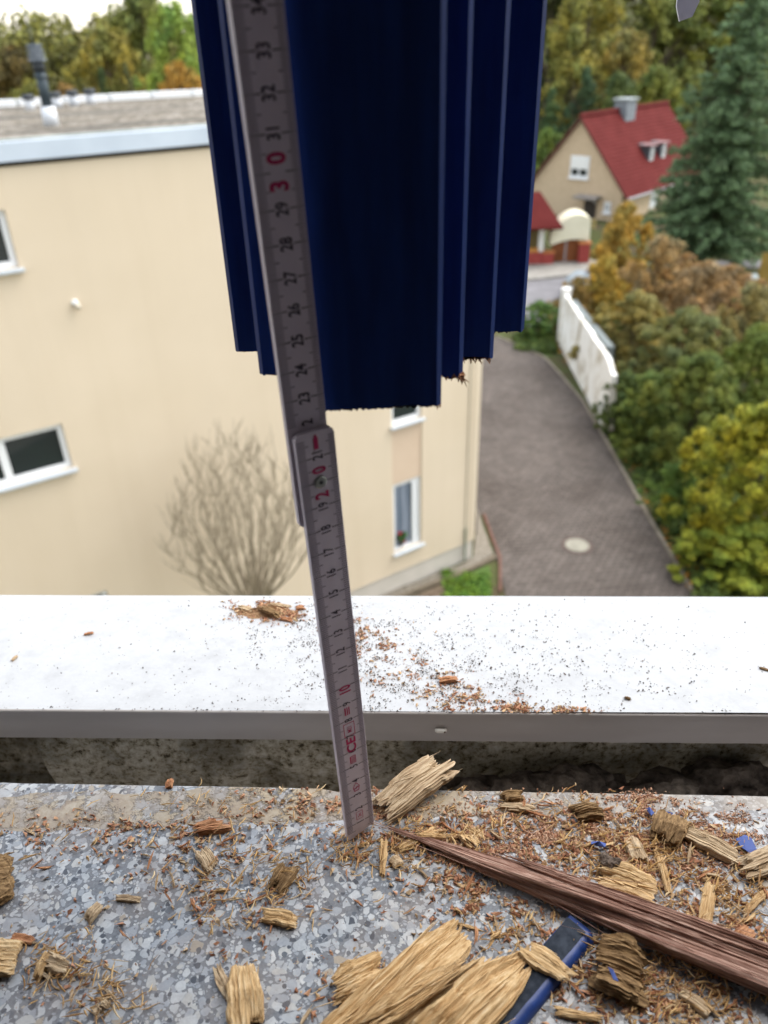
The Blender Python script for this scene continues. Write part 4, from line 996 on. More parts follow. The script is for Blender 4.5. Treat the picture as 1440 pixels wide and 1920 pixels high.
# the far wood as one mass
def woodland():
    cs = []; rs = []
    for i in range(215):
        Y = 78 + 87 * random.random() ** 1.2; x = random.uniform(-75, 75) * Y / 110; g = ground(x, Y); h = random.uniform(11, 15)
        for _ in range(14):
            a = random.uniform(0, 6.28); z = random.uniform(.25, 1); r = 4.2 * math.sin(math.pi * min(1, z * .85 + .1)) ** .6 * random.random() ** .5
            cs.append((x + r * math.cos(a), Y + r * math.sin(a), g + z * h)); rs.append(random.uniform(1.0, 2.0))
    me = leaf_mesh('woodland', cs, rs, 170000, .40, M_LEAF); o = bpy.data.objects.new('woodland', me); COL.objects.link(o); o.color = (.12, .14, .045, 1); tag(o, 'distant mixed autumn wood behind the houses', None, None, 'stuff')
woodland()
# spruce
def spruce():
    px, Y = 1420, 43.0; top = aty(px, -20, Y); g = ground(top[0], Y); h = top[2] - g; cs = []; rs = []; rd = random.Random(4)
    tr = MB(); tr.tube([(0, 0, -.3), (0, 0, h * .97)], [.22, .03], 10)
    z = .9
    while z < h * .98:
        t = z / h; Rm = 4.1 * (1 - t) ** .56 * (1 - .12 * math.sin(z * 2.1)); nb = int(6 + 12 * (1 - t))
        for k in range(nb):
            a = rd.uniform(0, 6.28); rl = Rm * rd.uniform(.7, 1.08); m_ = max(3, int(rl / .42))
            tr.tube([(0, 0, z), (rl * .5 * math.cos(a), rl * .5 * math.sin(a), z + .1), (rl * .95 * math.cos(a), rl * .95 * math.sin(a), z)], [.04, .025, .008], 4)
            for s in range(1, m_ + 1):
                q = s / m_; r = rl * q; zz = z - .25 * rl * q * q * .5 + .25 * q
                cs.append((r * math.cos(a) + rd.gauss(0, .1), r * math.sin(a) + rd.gauss(0, .1), zz)); rs.append(rd.uniform(.2, .4) * (1.1 - .3 * q))
        z += .42 - .1 * t
    me = leaf_mesh('crown', cs, rs, 120000, .085, M_NEED, up=.35, asp=2.2)
    t = empty('spruce_tree', (top[0], Y, g)); tag(t, 'big dark green spruce filling the right edge beside the house', 'tree')
    o = bpy.data.objects.new('crown', me); COL.objects.link(o); o.parent = t; o.color = (.105, .165, .085, 1)
    tr.build('trunk', M_BARK, t)
M_NEED = m_leaf('needles')
for l_ in M_NEED.node_tree.nodes:
    if l_.type == 'MIX' and l_.blend_type == 'MULTIPLY' and not l_.inputs[7].is_linked: l_.inputs[7].default_value = (1.25, 1.2, 1.0, 1)
spruce()
# shrubs on the right
SH = [
 ('autumn_shrub', 1178, 36.5, 372, 120, (.23, .185, .05), 'ochre yellow autumn shrub in front of the red roofed house', 4),
 ('autumn_shrub', 1140, 33.5, 470, 100, (.24, .20, .045), 'lower golden shrub beside the red gate pillar', 3),
 ('autumn_shrub', 1085, 33.2, 512, 90, (.15, .12, .045), 'rusty low shrub overhanging the far end of the white wall', 3),
 ('autumn_shrub', 1245, 31, 430, 150, (.19, .155, .085), 'tall thin tan shrub with reddish leaves under the spruce', 3),
 ('autumn_shrub', 1330, 29, 480, 190, (.165, .13, .075), 'wide reddish brown shrub in front of the spruce', 3),
 ('autumn_shrub', 1200, 27.5, 540, 170, (.15, .15, .055), 'tangled brown and yellow shrub beside the white wall', 4),
 ('autumn_shrub', 1300, 24, 570, 200, (.10, .125, .05), 'olive brown thicket shrub in the middle right', 4),
 ('autumn_shrub', 1420, 26, 520, 150, (.14, .14, .065), 'dull brown shrub at the right edge below the spruce', 3),
 ('autumn_shrub', 1375, 32, 492, 150, (.17, .13, .07), 'dense rusty brown shrub just below the foot of the spruce', 4),
 ('autumn_shrub', 1450, 30, 560, 170, (.13, .13, .06), 'olive brown shrub at the right edge under the board fence', 4),
 ('autumn_shrub', 1290, 33, 470, 120, (.18, .13, .065), 'reddish brown shrub between the tall tan shrub and the spruce foot', 4),
 ('green_shrub', 1235, 21.5, 690, 150, (.07, .115, .03), 'dark green shrub leaning over the road verge past the wall', 3),
 ('green_shrub', 1330, 20, 650, 190, (.085, .125, .035), 'green shrub behind the yellow green bush', 4),
 ('green_shrub', 1430, 21, 600, 170, (.09, .135, .035), 'mid green bushy shrub at the right edge above the yellow green bush', 4),
 ('green_shrub', 1180, 22.9, 690, 95, (.06, .10, .035), 'small green shrub at the near end of the white wall', 4),
 ('green_shrub', 1462, 16.0, 745, 270, (.20, .235, .028), 'round bright yellow green bush at the right edge by the road', 4),
 ('green_shrub', 1432, 14.6, 985, 230, (.15, .21, .03), 'lower part bush of fresh green leaves under the yellow green bush', 4),
 ('green_shrub', 1014, 32.6, 560, 80, (.065, .135, .04), 'compact dark green bush left of the white wall', 4),
 ('green_shrub', 1280, 17.6, 860, 100, (.06, .12, .03), 'low dark green plant on the verge beside the manhole side of the road', 3),
]
for (nm, px, Y, top, wp, col, lb, k) in SH: tree(nm, px, Y, top, wp, tuple(x * (1.0 if col[0] > .14 and col[1] > .2 else 1.25) for x in col), lb, k, 'shrub')
# verge undergrowth
def verge():
    cs = []; rs = []
    for i in range(900):
        Y = random.uniform(12.5, 36); x0 = 7.05 + .016 * (Y - 14.3) if Y < 24 else 7.6
        x0 = np.interp(Y, [12.5, 14.2, 23.3, 24, 36], [6.95, 7.1, 7.6, 8.0, 8.0]); u = random.random()
        x = x0 + .15 + 7 * u ** 1.5; hh = .10 + .5 * min(1, (x - x0) / 1.5)
        cs.append((x, Y, GZ + hh * random.random())); rs.append(random.uniform(.12, .38))
    for i in range(60):
        q = atz(random.uniform(965, 1043), random.uniform(630, 662), GZ); cs.append((q[0], q[1], GZ + .05)); rs.append(.25)
    me = leaf_mesh('undergrowth', cs, rs, 60000, .085, M_LEAF); o = bpy.data.objects.new('undergrowth', me); COL.objects.link(o); o.color = (.055, .10, .028, 1); tag(o, 'ivy and weeds covering the verge along the driveway', None, None, 'stuff')
    cs = [(np.interp(Y, [12.5, 14.2, 23.3, 24, 36], [6.95, 7.1, 7.6, 7.5, 7.5]) + abs(random.gauss(0, .25)) - .05, Y, GZ + .02) for Y in [random.uniform(13, 34) for _ in range(300)]]
    me = leaf_mesh('fallen_leaves', cs, [.1] * len(cs), 900, .08, M_LEAF, up=2); o = bpy.data.objects.new('fallen_leaves', me); COL.objects.link(o); o.color = (.30, .17, .04, 1); tag(o, 'fallen yellow leaves along the edge of the driveway', None, None, 'stuff')
verge()
# geranium leaves
o = bpy.data.objects.new('leaves', leaf_mesh('leaves', [(0, .05, .22), (.05, .04, .3), (-.06, .05, .27)], [.10, .09, .09], 260, .05, M_LEAF)); COL.objects.link(o); o.parent = bpy.data.objects['flower_pot']; o.color = (.04, .10, .03, 1)
o = bpy.data.objects.new('flowers', leaf_mesh('flowers', [(-.06, .03, .38), (.06, .02, .12), (0.02, .02, .20)], [.035, .03, .03], 90, .035, mat('geranium_red', (.5, .02, .05), .6))); COL.objects.link(o); o.parent = bpy.data.objects['flower_pot']

# bare shrub in front of the facade
def bare():
    n = np.array([_w[1], -_w[0], 0]); P = A + _w * -6.50 + n * 1.5; P[2] = GZ
    t = empty('bare_tree', tuple(P), ANG); tag(t, 'leafless pruned tree with upright branches in front of the cream wall', 'tree')
    rd = random.Random(31); b = MB(); tr = MB()
    tr.tube([(0, 0, -.1), (.02, 0, 1.2), (0, 0, 2.75)], [.12, .10, .13], 10)
    def twig(p, d, l, r, lev):
        pts = [p]
        for k in range(5):
            d = (d + Vector((rd.gauss(0, .14), rd.gauss(0, .14), .16))).normalized(); pts.append(pts[-1] + d * l / 5)
        b.tube(pts, [r * (1 - .8 * k / 5) for k in range(6)], 4, False)
        if lev:
            for _ in range(2): twig(pts[rd.randint(1, 4)], (d + Vector((rd.gauss(0, .45), rd.gauss(0, .45), .3))).normalized(), l * rd.uniform(.4, .6), r * .6, lev - 1)
    for k in range(44):
        a = 2.3999 * k; rho = math.sqrt((k + .5) / 44); top = 3.75 * (1 - .42 * rho ** 2) * rd.uniform(.88, 1.04); so = rd.random() * 50; pts = []
        for i in range(13):
            t_ = i / 12; rr = rho * 1.16 * math.sin(math.pi * (.04 + .56 * min(1, t_ * 1.25))) + .04; w1 = .16 * t_ * noise.noise(Vector((t_ * 6 + so, 0, 0))); w2 = .16 * t_ * noise.noise(Vector((t_ * 4 + so, 9, 0)))
            pts.append(Vector((rr * math.cos(a) + w1 * 2, rr * math.sin(a) + w2 * 2, 2.5 + top * t_)))
        b.tube(pts, [.022 * (1 - .85 * i / 12) for i in range(13)], 5, False)
        for _ in range(9):
            i = rd.randint(3, 11); d = (pts[i] - pts[i - 1]).normalized(); twig(pts[i], (d + Vector((rd.gauss(0, .42), rd.gauss(0, .42), .15))).normalized(), rd.uniform(.3, .65) * (1 if i < 10 else .6), .009, 1)
    m = m_noisy('pale_bark', (.25, .205, .145), (.33, .28, .205), 15, .9)
    b.build('branches', m, t); tr.build('trunk', m, t)
bare()

# ground -------------------------------------------------------------
def terrain():
    xs = np.concatenate([np.linspace(-180, -20, 30), np.linspace(-18, 40, 60), np.linspace(44, 180, 28)]); ys = np.concatenate([np.linspace(-60, 12, 10), np.linspace(13, 70, 60), np.linspace(74, 600, 60)])
    v = [(x, y, ground(x, y) - (.03)) for y in ys for x in xs]; n = len(xs); f = [(j * n + i, j * n + i + 1, (j + 1) * n + i + 1, (j + 1) * n + i) for j in range(len(ys) - 1) for i in range(n - 1)]
    m = mat('soil_grass', (.08, .07, .04), .95, .1); vv = coords(m); nn_ = noise_tex(m, vv, .9, 7, .7)
    base(m, ramp(m, nn_, [(.35, (.085, .06, .04)), (.5, (.07, .075, .03)), (.7, (.06, .095, .025))])); bump(m, noise_tex(m, vv, 12, 5), .03)
    o = mk('ground', v, f, m, None, True); o['kind'] = 'structure'
terrain()
def m_pavers():
    m = mat('paving_bricks', (.16, .13, .12), .85, .25); tc = N(m, 'ShaderNodeTexCoord'); mp = N(m, 'ShaderNodeMapping'); mp.inputs['Rotation'].default_value = (0, 0, R(-6)); L(m, tc.outputs['Object'], mp.inputs[0])
    br = N(m, 'ShaderNodeTexBrick'); L(m, mp.outputs[0], br.inputs['Vector']); br.inputs['Scale'].default_value = 1; br.inputs['Brick Width'].default_value = .22; br.inputs['Row Height'].default_value = .15
    br.inputs['Mortar Size'].default_value = .014; br.inputs['Mortar Smooth'].default_value = .3; br.inputs['Bias'].default_value = 0
    br.inputs['Color1'].default_value = (.088, .073, .064, 1); br.inputs['Color2'].default_value = (.122, .102, .090, 1); br.inputs['Mortar'].default_value = (.040, .034, .028, 1)
    n = noise_tex(m, coords(m), .55, 6, .65); c = mix(m, .8, br.outputs['Color'], ramp(m, n, [(.3, (.62, .58, .55)), (.55, (1, 1, 1)), (.75, (1.2, 1.15, 1.12))]), 'MULTIPLY')
    n2 = noise_tex(m, coords(m), 7, 4); c = mix(m, .35, c, ramp(m, n2, [(.35, G(.7)), (.65, G(1.2))]), 'MULTIPLY'); base(m, c)
    bump(m, br.outputs['Fac'], -.008); return m
def sheet(name, pts, z, m, kind='structure', thick=0):
    v = [(p[0], p[1], z) for p in pts]; f = [tuple(range(len(v)))]
    if thick:
        k = len(v); v += [(p[0], p[1], z - thick) for p in pts]; f += [(i, i + k, (i + 1) % k + k, (i + 1) % k) for i in range(k)]
    o = mk(name, v, f, m); o['kind'] = kind
    bm = bmesh.new(); bm.from_mesh(o.data); bmesh.ops.recalc_face_normals(bm, faces=bm.faces); bm.to_mesh(o.data); bm.free()
    return o
def gp(*a): return [tuple(atz(x, y, GZ)) for x, y in a]
road = gp((935, 1060), (921, 1010), (903, 960)) + [(A[0] + .25, A[1] + .9, 0), (1.2, 24, 0), (1.6, 34.5, 0)] + gp((930, 632), (985, 655), (1020, 672), (1046, 700), (1090, 752), (1135, 830), (1210, 965), (1295, 1112)) + [(6.85, 12, 0), (6.5, 4, 0), (3.0, 4, 0), (2.75, 13.5, 0)]
sheet('driveway', road, GZ + .004, m_pavers())
# edge stones along the right of the driveway
ev = gp((930, 632), (985, 655), (1020, 672), (1046, 700), (1090, 752), (1135, 830), (1210, 965), (1295, 1112)) + [(6.85, 12, 0)]
def kerb(pts, wd, h, name, m, label):
    v = []; f = []
    for i, p in enumerate(pts):
        a = Vector(pts[max(0, i - 1)][:2]); c = Vector(pts[min(len(pts) - 1, i + 1)][:2]); d = (c - a).normalized(); n = Vector((-d.y, d.x)) * wd
        q = Vector(p[:2]); v += [(q.x, q.y, GZ - .05), (q.x, q.y, GZ + h), (q.x + n.x, q.y + n.y, GZ + h), (q.x + n.x, q.y + n.y, GZ - .05)]
    for i in range(len(pts) - 1):
        for k in range(3): f.append((i * 4 + k, i * 4 + k + 1, i * 4 + 5 + k, i * 4 + 4 + k))
    o = mk(name, v, f, m); o['kind'] = 'structure'
M_KERB = m_noisy('old_kerb', (.15, .13, .10), (.24, .21, .17), 4, .9)
kerb(ev, .09, .05, 'kerb', M_KERB, '')
sheet('street', [(-8, 34.0, 0), (7.4, 34.0, 0), (8.6, 38, 0), (13.6, 42.5, 0), (30, 44, 0), (30, 44.6, 0), (8.5, 45.0, 0), (2, 46.0, 0), (-8, 46, 0)], GZ + .008, m_noisy('asphalt', (.15, .145, .15), (.21, .20, .21), 1.2, .9))
sheet('pavement', [(8.0, 41.6, 0), (11.6, 42.6, 0), (13.6, 44.4, 0), (13.6, 45.6, 0), (8.0, 45.6, 0)], GZ + .13, m_noisy('pavement', (.24, .225, .20), (.32, .30, .27), 2, .9), thick=.2)
# strip by the building: gravel, edging, lawn
gr = gp((640, 1142), (700, 1118), (790, 1090), (868, 1058), (887, 1046), (895, 985), (893, 952)) ; gr2 = gp((905, 985), (925, 1040), (870, 1072), (790, 1103), (700, 1140), (640, 1165))
sheet('gravel_strip', gr + gr2, GZ + .03, m_noisy('beige_gravel', (.10, .085, .065), (.27, .24, .195), 14, .95, .02), thick=.1)
kerb(gp((640, 1165), (700, 1140), (790, 1103), (870, 1072), (928, 1043)), -.10, .06, 'edging_stones', m_noisy('edging', (.10, .08, .055), (.15, .12, .085), 6), '')
sheet('flower_bed', gp((640, 1180), (790, 1112), (838, 1092), (850, 1120), (830, 1160), (640, 1240)), GZ + .012, m_noisy('bed_soil', (.09, .065, .045), (.17, .13, .09), 9, .95, .03))
sheet('lawn', gp((838, 1092), (918, 1060), (921, 1110), (930, 1180), (820, 1180)), GZ + .016, m_noisy('lawn_green', (.045, .09, .018), (.08, .125, .028), 6, .95, .03))
gcs = []
for _ in range(120):
    q = atz(random.uniform(835, 915), random.uniform(1075, 1150), GZ); gcs.append((q[0], q[1], GZ + .03))
o = bpy.data.objects.new('grass', leaf_mesh('grass', gcs, [.16] * len(gcs), 5000, .05, M_LEAF)); COL.objects.link(o); o.color = (.08, .17, .025, 1); tag(o, 'patch of green lawn by the corner of the cream block', None, None, 'stuff')
kerb(gp((905, 965), (921, 1010), (935, 1045), (935, 1110)), .07, .035, 'brick_edging', m_noisy('brick_edging', (.10, .05, .036), (.15, .08, .06), 7), '')
# manhole
q = atz(1082, 1023, GZ); t = empty('manhole_cover', (q[0], q[1], GZ)); tag(t, 'round pale concrete manhole cover set in the brick driveway', 'manhole cover')
MB().tube([(0, 0, .006), (0, 0, .014)], .395, 40).build('frame_ring', m_noisy('iron', (.06, .045, .04), (.10, .07, .06), 9), t)
MB().tube([(0, 0, .010), (0, 0, .021)], .30, 40).build('cover', m_noisy('cover_concrete', (.19, .18, .145), (.28, .27, .22), 10, .9), t)
# white garden wall
def white_wall():
    m = mat('flaking_whitewash', (.75, .73, .68), .9, .1); vv = coords(m); n = noise_tex(m, coords(m, 'Object', (1, 1, .6)), 1.3, 8, .7)
    base(m, ramp(m, n, [(.33, (.24, .19, .13)), (.42, (.60, .56, .48)), (.5, (.80, .79, .76)), (1, (.84, .83, .81))])); bump(m, noise_tex(m, vv, 6, 6), .03)
    b0 = atz(1048, 648, GZ); b1 = atz(1133, 808, GZ); ys = np.linspace(b1[1], b0[1], 30); v = []; f = []
    for y in ys:
        s = (y - b1[1]) / (b0[1] - b1[1]); x = b1[0] + (b0[0] - b1[0]) * s; h = 2.16 + .05 * noise.noise(Vector((y * 1.3, 0, 0))) - .25 * sstep((.10 - s) / .10)
        v += [(x, y, GZ - .1), (x + .05 * s, y, GZ + h * .6), (x + .02, y, GZ + h), (x + .18, y, GZ + h - .02), (x + .3, y, GZ - .1)]
    for i in range(29):
        for k in range(4): f.append((i * 5 + k, i * 5 + 5 + k, i * 5 + 6 + k, i * 5 + k + 1))
    f += [(0, 1, 2, 3, 4), tuple(29 * 5 + k for k in (4, 3, 2, 1, 0))]
    t = empty('garden_wall', (b0[0], b0[1], GZ)); tag(t, 'old whitewashed garden wall with flaking patches along the driveway', 'wall'); bpy.context.view_layer.update()
    par(mk('wall_face', v, f, m), t)
    par(MB().tube([(b0[0] + .14, b0[1] + .2, GZ), (b0[0] + .14, b0[1] + .2, GZ + 2.35)], .2, 12).build('end_post', m), t)
    par(MB().box(b1[0] + .35, b1[0] + .6, b1[1] + 2.0, b0[1] - .8, GZ + 1.6, GZ + 2.15).build('grey_coping', mat('coping_grey', (.14, .16, .16), .7)), t)
white_wall()
# red roofed house
def house():
    Y = 50.0; E = aty(1175, 362, Y); rd_ = ray(2246, 52); rd_[2] = 0; rd_ /= np.linalg.norm(rd_); g_ = np.array([-rd_[1], rd_[0], 0])
    gz = ground(E[0], Y + 2); ez = E[2] - gz
    t = empty('red_roofed_house', (E[0], E[1], gz), math.atan2(rd_[1], rd_[0])); tag(t, 'beige rendered house with a steep red tiled roof and two small dormers', 'house')
    # local: x along ridge away, y to the left along the gable, z up; eave corner at origin
    Wd, Ln, Rz = 6.95, 11.9, 4.1; ov = .25
    mw = m_noisy('beige_roughcast', (.52, .40, .27), (.58, .45, .31), 3, .95, .01)
    v = [(0, .25, -.5), (0, Wd - .25, -.5), (0, Wd - .25, ez + .2), (0, Wd / 2, ez + Rz - .15), (0, .25, ez + .2)]; v += [(x + Ln - .6, y, z) for x, y, z in v]
    mk('wall', v, [(0, 4, 3, 2, 1), (5, 6, 7, 8, 9), (0, 5, 9, 4), (1, 2, 7, 6)], mw, t)
    mr = mat('red_tiles', (.30, .05, .045), .9, .08); tc = coords(mr); wv_ = N(mr, 'ShaderNodeTexWave', wave_type='BANDS', bands_direction='Z'); wv_.inputs['Scale'].default_value = 1.6; wv_.inputs['Distortion'].default_value = .2; L(mr, tc, wv_.inputs['Vector'])
    nz_ = noise_tex(mr, tc, 1.0, 5); c = mix(mr, .5, (.098, .016, .015), ramp(mr, nz_, [(.3, (.08, .012, .011)), (.7, (.125, .025, .023))])); c = mix(mr, .22, c, ramp(mr, wv_.outputs['Fac'], [(0, G(.55)), (.25, G(1)), (1, G(1.1))]), 'MULTIPLY'); base(mr, c); bump(mr, wv_.outputs['Fac'], .04)
    e = -.35; kk = (Rz) / (Wd / 2); rf = []
    def slope(y0, y1, z0, z1):
        return [(-.3, y0, z0), (Ln, y0, z0), (Ln, y1, z1), (-.3, y1, z1), (-.3, y0, z0 - .16), (Ln, y0, z0 - .16), (Ln, y1, z1 - .16), (-.3, y1, z1 - .16)]
    bx_ = [(0, 1, 2, 3), (7, 6, 5, 4), (0, 4, 5, 1), (2, 6, 7, 3), (1, 5, 6, 2), (0, 3, 7, 4)]
    mb = MB(); mb.add(slope(-.2, Wd / 2, ez - .25, ez + Rz), bx_).add(slope(Wd + .2, Wd / 2 + .001, ez - .25, ez + Rz), bx_)
    rfo = mb.build('roof', mr, t)
    mb = MB(); mb.tube([(-.3, Wd / 2, ez + Rz + .02), (Ln, Wd / 2, ez + Rz + .02)], .13, 8).build('ridge_tiles', mr, rfo)
    MB().tube([(-.3, -.27, ez - .32), (Ln, -.27, ez - .32)], .08, 8).build('gutter', mat('zinc_gutter', (.25, .25, .26), .5), rfo)
    MB().add([(-.32, y, z) for y, z in ((-.22, ez - .42), (Wd / 2, ez + Rz - .17), (Wd + .22, ez - .42), (Wd + .22, ez - .24), (Wd / 2, ez + Rz + .01), (-.22, ez - .24))], [(0, 1, 4, 5), (1, 2, 3, 4)]).build('bargeboard', mat('barge_brown', (.10, .04, .03), .7), rfo)
    ch = MB().box(4.6, 5.9, Wd / 2 - .55, Wd / 2 + .35, ez + Rz - .9, ez + Rz + .55).build('chimney', m_noisy('slate_grey', (.16, .18, .20), (.22, .24, .26), 5), rfo)
    MB().box(4.5, 6.0, Wd / 2 - .65, Wd / 2 + .45, ez + Rz + .553, ez + Rz + .66).build('chimney_cap', mat('cap_grey', (.30, .33, .33), .7), ch)
    for x in (4.7, 6.45):
        y = 1.05; zr = ez - .25 + (y + .2) * kk; d = empty('dormer'); d.parent = rfo; d.location = (x, y, zr)
        sl = mat('dormer_slate', (.07, .075, .085), .7)
        MB().add([(0, 0, -.1), (.75, 0, -.1), (.75, 0, .85), (0, 0, .85), (0, .9, 1.0), (.75, .9, 1.0)], [(0, 1, 2, 3), (0, 3, 4), (1, 5, 2), (3, 2, 5, 4)]).build('dormer_wall', sl, d)
        MB().box(-.12, .87, -.15, 1.05, .86, .96).build('dormer_roof', mat('dormer_top', (.25, .15, .15), .7), d)
        MB().box(.16, .59, -.03, -.004, 0.0, .74).build('dormer_window', M_WFR, d); MB().box(.24, .51, -.045, -.033, .08, .66).build('dormer_pane', mat('pale_glass', (.35, .38, .38), .2), d)
    def win(y0, y1, z0, z1, shut=0):
        wn = empty('window'); wn.parent = t
        MB().box(-.05, -.004, y0, y1, z0, z1).build('frame', M_WFR, wn); ym = (y0 + y1) / 2; zt = z1 - .12 - (z1 - z0) * shut
        MB().box(-.06, -.052, y0 + .12, ym - .06, z0 + .14, zt).box(-.06, -.052, ym + .06, y1 - .12, z0 + .14, zt).build('pane', M_GLASS, wn)
        if shut: MB().box(-.08, -.055, y0 + .1, y1 - .1, zt + .01, z1 - .08).build('roller_shutter', mat('shutter_white', (.8, .8, .78), .6), wn)
        MB().box(-.14, -.003, y0 - .06, y1 + .06, z0 - .09, z0 - .003).build('sill', M_WFR, wn)
    win(2.68, 3.98, ez + .62, ez + 1.88, .5); win(.92, 1.38, ez - 1.25, ez - .62)
    dr = MB().box(-.05, -.004, 1.9, 2.75, .03, ez - .55).build('door', mat('dark_door', (.045, .035, .028), .5), t)
    MB().box(-.08, -.052, 1.98, 2.05, .9, 1.05).build('handle', M_WFR, dr)
    MB().box(-1.0, -.003, 1.6, 3.1, ez - .45, ez - .30).build('door_canopy', m_noisy('canopy_grey', (.26, .23, .21), (.32, .29, .26), 3), t)
    MB().box(4.0, 4.9, .21, .245, ez - 1.5, ez - .55).build('side_window', M_WFR, t)
    # terrace rail
    return t
house()
def railing():
    a = aty(1062, 412, 47.6); c = aty(1116, 414, 47.2); g = a[2] - .45
    t = empty('terrace_railing', (a[0], a[1], g)); tag(t, 'low yellow terrace railing above the cream arch', 'railing'); d = c - a
    ym = mat('yellow_rail', (.52, .40, .14), .6)
    for k in (0, .2, .4): pass
    r = MB()
    for z in (.08, .26, .44): r.tube([(0, 0, z), (d[0], d[1], z)], .03, 6)
    r.build('rails', ym, t)
    for k in range(4): MB().tube([(d[0] * k / 3, d[1] * k / 3, 0), (d[0] * k / 3, d[1] * k / 3, .48)], .035, 6).build('baluster', ym, t)
railing()
M_REDW = m_noisy('red_masonry', (.27, .045, .04), (.34, .065, .055), 4, .8); M_CRM = m_noisy('cream_paint', (.66, .62, .46), (.72, .68, .52), 2, .8)
def gate():
    Y = 45.2
    def P(x, y, dy=0): q = aty(x, y, Y + dy); return q
    a = P(1031, 497); c = P(1083, 497); t = empty('garden_gate', (a[0], Y, GZ)); tag(t, 'brown arched double gate under a cream arch across the street', 'gate')
    w_ = c[0] - a[0]; zt0 = P(1031, 462)[2] - GZ; zt1 = P(1060, 449)[2] - GZ
    mt_ = m_noisy('brown_gate', (.16, .05, .015), (.22, .075, .025), 3, .6)
    def leaf(x0, x1):
        n = 8; v = []; f = []
        for i in range(n + 1):
            x = x0 + (x1 - x0) * i / n; s = x / w_; z = zt0 + (zt1 - zt0) * math.sin(math.pi * min(1, max(0, .1 + s * .62)))
            v += [(x, 0, .14), (x, 0, z), (x, .06, z), (x, .06, .14)]
        for i in range(n):
            for k in range(4): f.append((i * 4 + k, i * 4 + 4 + k, i * 4 + 4 + (k + 1) % 4, i * 4 + (k + 1) % 4))
        f += [(0, 1, 2, 3), tuple(n * 4 + k for k in (3, 2, 1, 0))]
        return mk('gate_leaf', v, f, mt_, t)
    leaf(.03, w_ * .47); leaf(w_ * .55, w_ - .02)
    MB().box(w_ * .475, w_ * .545, -.02, .08, .05, zt1 - .02).build('centre_post', mat('grey_post', (.30, .27, .27), .6), t)
    # cream arch
    n = 14; v = []; f = []
    for i in range(n + 1):
        s = i / n; x = -.1 + (w_ * 1.35) * s; zl = zt0 + (zt1 - zt0) * math.sin(math.pi * min(1, max(0, .05 + s * .72))) * 1.0 + .05; zh = zl + .35 + .95 * math.sin(math.pi * (.1 + .6 * s))
        v += [(x, -.25, zl), (x, -.1, zh), (x, 1.0, zh + .1), (x, .9, zl)]
    for i in range(n):
        for k in range(4): f.append((i * 4 + k, i * 4 + 4 + k, i * 4 + 4 + (k + 1) % 4, i * 4 + (k + 1) % 4))
    f += [(0, 1, 2, 3), tuple(n * 4 + k for k in (3, 2, 1, 0))]
    mk('arch', v, f, M_CRM, t, False)
    for (x, top, lb, wd) in ((1024, 472, 'left', .30), (1090, 455, 'right', .30)):
        p_ = P(x, 497); pz = P(x, top)[2]; pe = empty('gate_pillar', (p_[0], Y - .2, GZ)); tag(pe, 'red masonry gate pillar on the %s side of the brown gate' % lb, 'pillar')
        MB().box(-wd, wd, -.25, .25, .1, pz - GZ).build('shaft', M_REDW, pe); MB().box(-wd - .05, wd + .05, -.3, .3, pz - GZ + .003, pz - GZ + .09).build('cap', mat('terracotta', (.45, .17, .06), .8), pe)
    # gate house with red roof at the left
    p0 = P(985, 497, -.4); g = empty('porch', (p0[0] - 1.5, Y - .4, GZ)); tag(g, 'small red roofed porch with red base wall left of the brown gate', 'porch'); bpy.context.view_layer.update()
    x0 = g.location.x; X = lambda px, py: P(px, py)[0] - x0; Zz = lambda py: P(1010, py)[2] - GZ
    xe = X(1020, 470)
    MB().box(0, xe + .1, 0, .25, .12, Zz(470)).build('base_wall', M_REDW, g)
    MB().box(xe - .42, xe - .12, 0.02, .2, Zz(469), Zz(418)).build('post', mat('white_post', (.7, .7, .66), .7), g)
    MB().box(.2, xe - .45, .08, .14, Zz(470), Zz(418)).build('glazing', mat('brown_glazing', (.10, .07, .02), .4), g)
    MB().box(X(1009, 460), X(1013, 460), .03, .075, Zz(462), Zz(424)).build('glazing_light', mat('ochre_light', (.30, .25, .10), .6), g)
    MB().box(.1, xe - .4, -.03, .3, Zz(470) + .003, Zz(462)).build('ledge', mat('ochre_ledge', (.45, .20, .05), .8), g)
    xr = X(1048, 412); zr0 = Zz(419); zr1 = Zz(378)
    MB().add([(-.5, -.8, zr0), (xr, -.8, zr0), (xr - 1.0, 1.2, zr1 + .4), (-.5, 1.2, zr1 + .4), (xr, 3.2, zr0), (-.5, 3.2, zr0), (-.5, -.8, zr0 - .12), (xr, -.8, zr0 - .12), (xr, 3.2, zr0 - .12), (-.5, 3.2, zr0 - .12)], [(0, 1, 2, 3), (3, 2, 4, 5), (1, 4, 2), (0, 6, 7, 1), (1, 7, 8, 4), (6, 9, 8, 7), (0, 3, 5)]).build('roof', bpy.data.materials['red_tiles'], g)
gate()
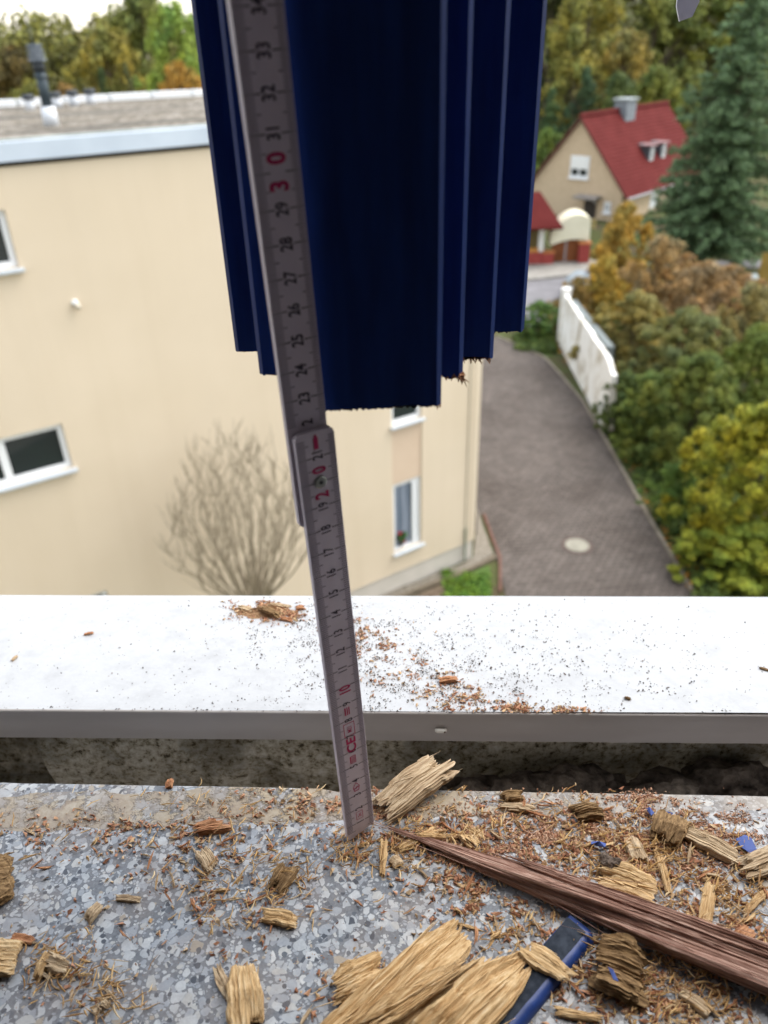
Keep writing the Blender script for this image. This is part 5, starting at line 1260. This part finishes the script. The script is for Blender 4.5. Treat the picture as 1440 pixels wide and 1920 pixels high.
# parked car seen between shrubs
def car(px, py, Y, rz, col, label):
    q = atz(px, py, GZ); t = empty('parked_car', (q[0], q[1], GZ), rz); tag(t, label, 'car')
    mc = mat('car_paint', col, .3, .6); prof = [(-2.1, .35), (-2.1, .75), (-1.95, .92), (-1.3, .98), (-.75, 1.42), (.75, 1.45), (1.45, .98), (2.1, .9), (2.15, .4)]
    v = []; f = []; n = len(prof)
    for y, k in ((-.85, 0), (-.8, 1), (.8, 1), (.85, 0)):
        pass
    ws_ = [(-.86, lambda z: z if z < .95 else .95), (-.66, lambda z: z), (.66, lambda z: z), (.86, lambda z: z if z < .95 else .95)]
    for y, fn in ws_:
        for x, z in prof: v.append((x, y, fn(z)))
    for r in range(3):
        for k in range(n - 1): f.append((r * n + k, (r + 1) * n + k, (r + 1) * n + k + 1, r * n + k + 1))
    f += [tuple(range(n)), tuple(3 * n + k for k in range(n - 1, -1, -1))]
    mk('body', v, f, mc, t, True)
    mg = mat('car_glass', (.03, .04, .05), .08, .7)
    MB().add([(-1.24, -.6, 1.04), (-.80, -.58, 1.41), (-.80, .58, 1.41), (-1.24, .6, 1.04)], [(0, 1, 2, 3)]).build('windscreen', mg, t).location = (-.03, 0, .02)
    MB().add([(1.38, -.6, 1.06), (.82, -.58, 1.43), (.82, .58, 1.43), (1.38, .6, 1.06)], [(0, 1, 2, 3)]).build('rear_window', mg, t).location = (.03, 0, .02)
    for x in (-1.35, 1.35):
        for y in (-.8, .8): MB().tube([(x, y - .1, .32), (x, y + .1, .32)], .32, 16).build('wheel', M_CAP, t)
    for y in (-.6, .6): MB().box(-2.13, -2.09, y - .15, y + .15, .62, .74).build('headlight', mat('lamp_glass', (.6, .6, .6), .2), t)
car(1145, 556, 39.6, R(150), (.36, .42, .46), 'silver car parked across the street, half hidden by the golden shrub')
# pale heap and fence at the right edge
q = aty(1405, 530, 33); lump('covered_heap', (q[0], 33, q[2] - .15), .48, m_noisy('pale_tarp', (.26, .30, .30), (.40, .44, .43), 3), 5, 'pale grey blob like a covered heap among shrubs at the right edge', 'covered heap', (.8, .6, 1.0), amp=.3)
fa = aty(1412, 560, 36); t = empty('board_fence', (fa[0], 36, ground(fa[0], 36))); tag(t, 'ochre board fence behind the shrubs at the right edge', 'fence')
mb = MB()
hh = aty(1412, 475, 36)[2] - t.location.z
for k in range(24): mb.box(k * .13, k * .13 + .12, 0, .03, .05, hh)
mb.build('boards', m_noisy('ochre_boards', (.22, .14, .03), (.30, .20, .05), 4), t)
MB().box(0, 3.1, .031, .09, .4, .5).box(0, 3.1, .031, .09, hh - .3, hh - .2).build('rails', M_BARK, t)
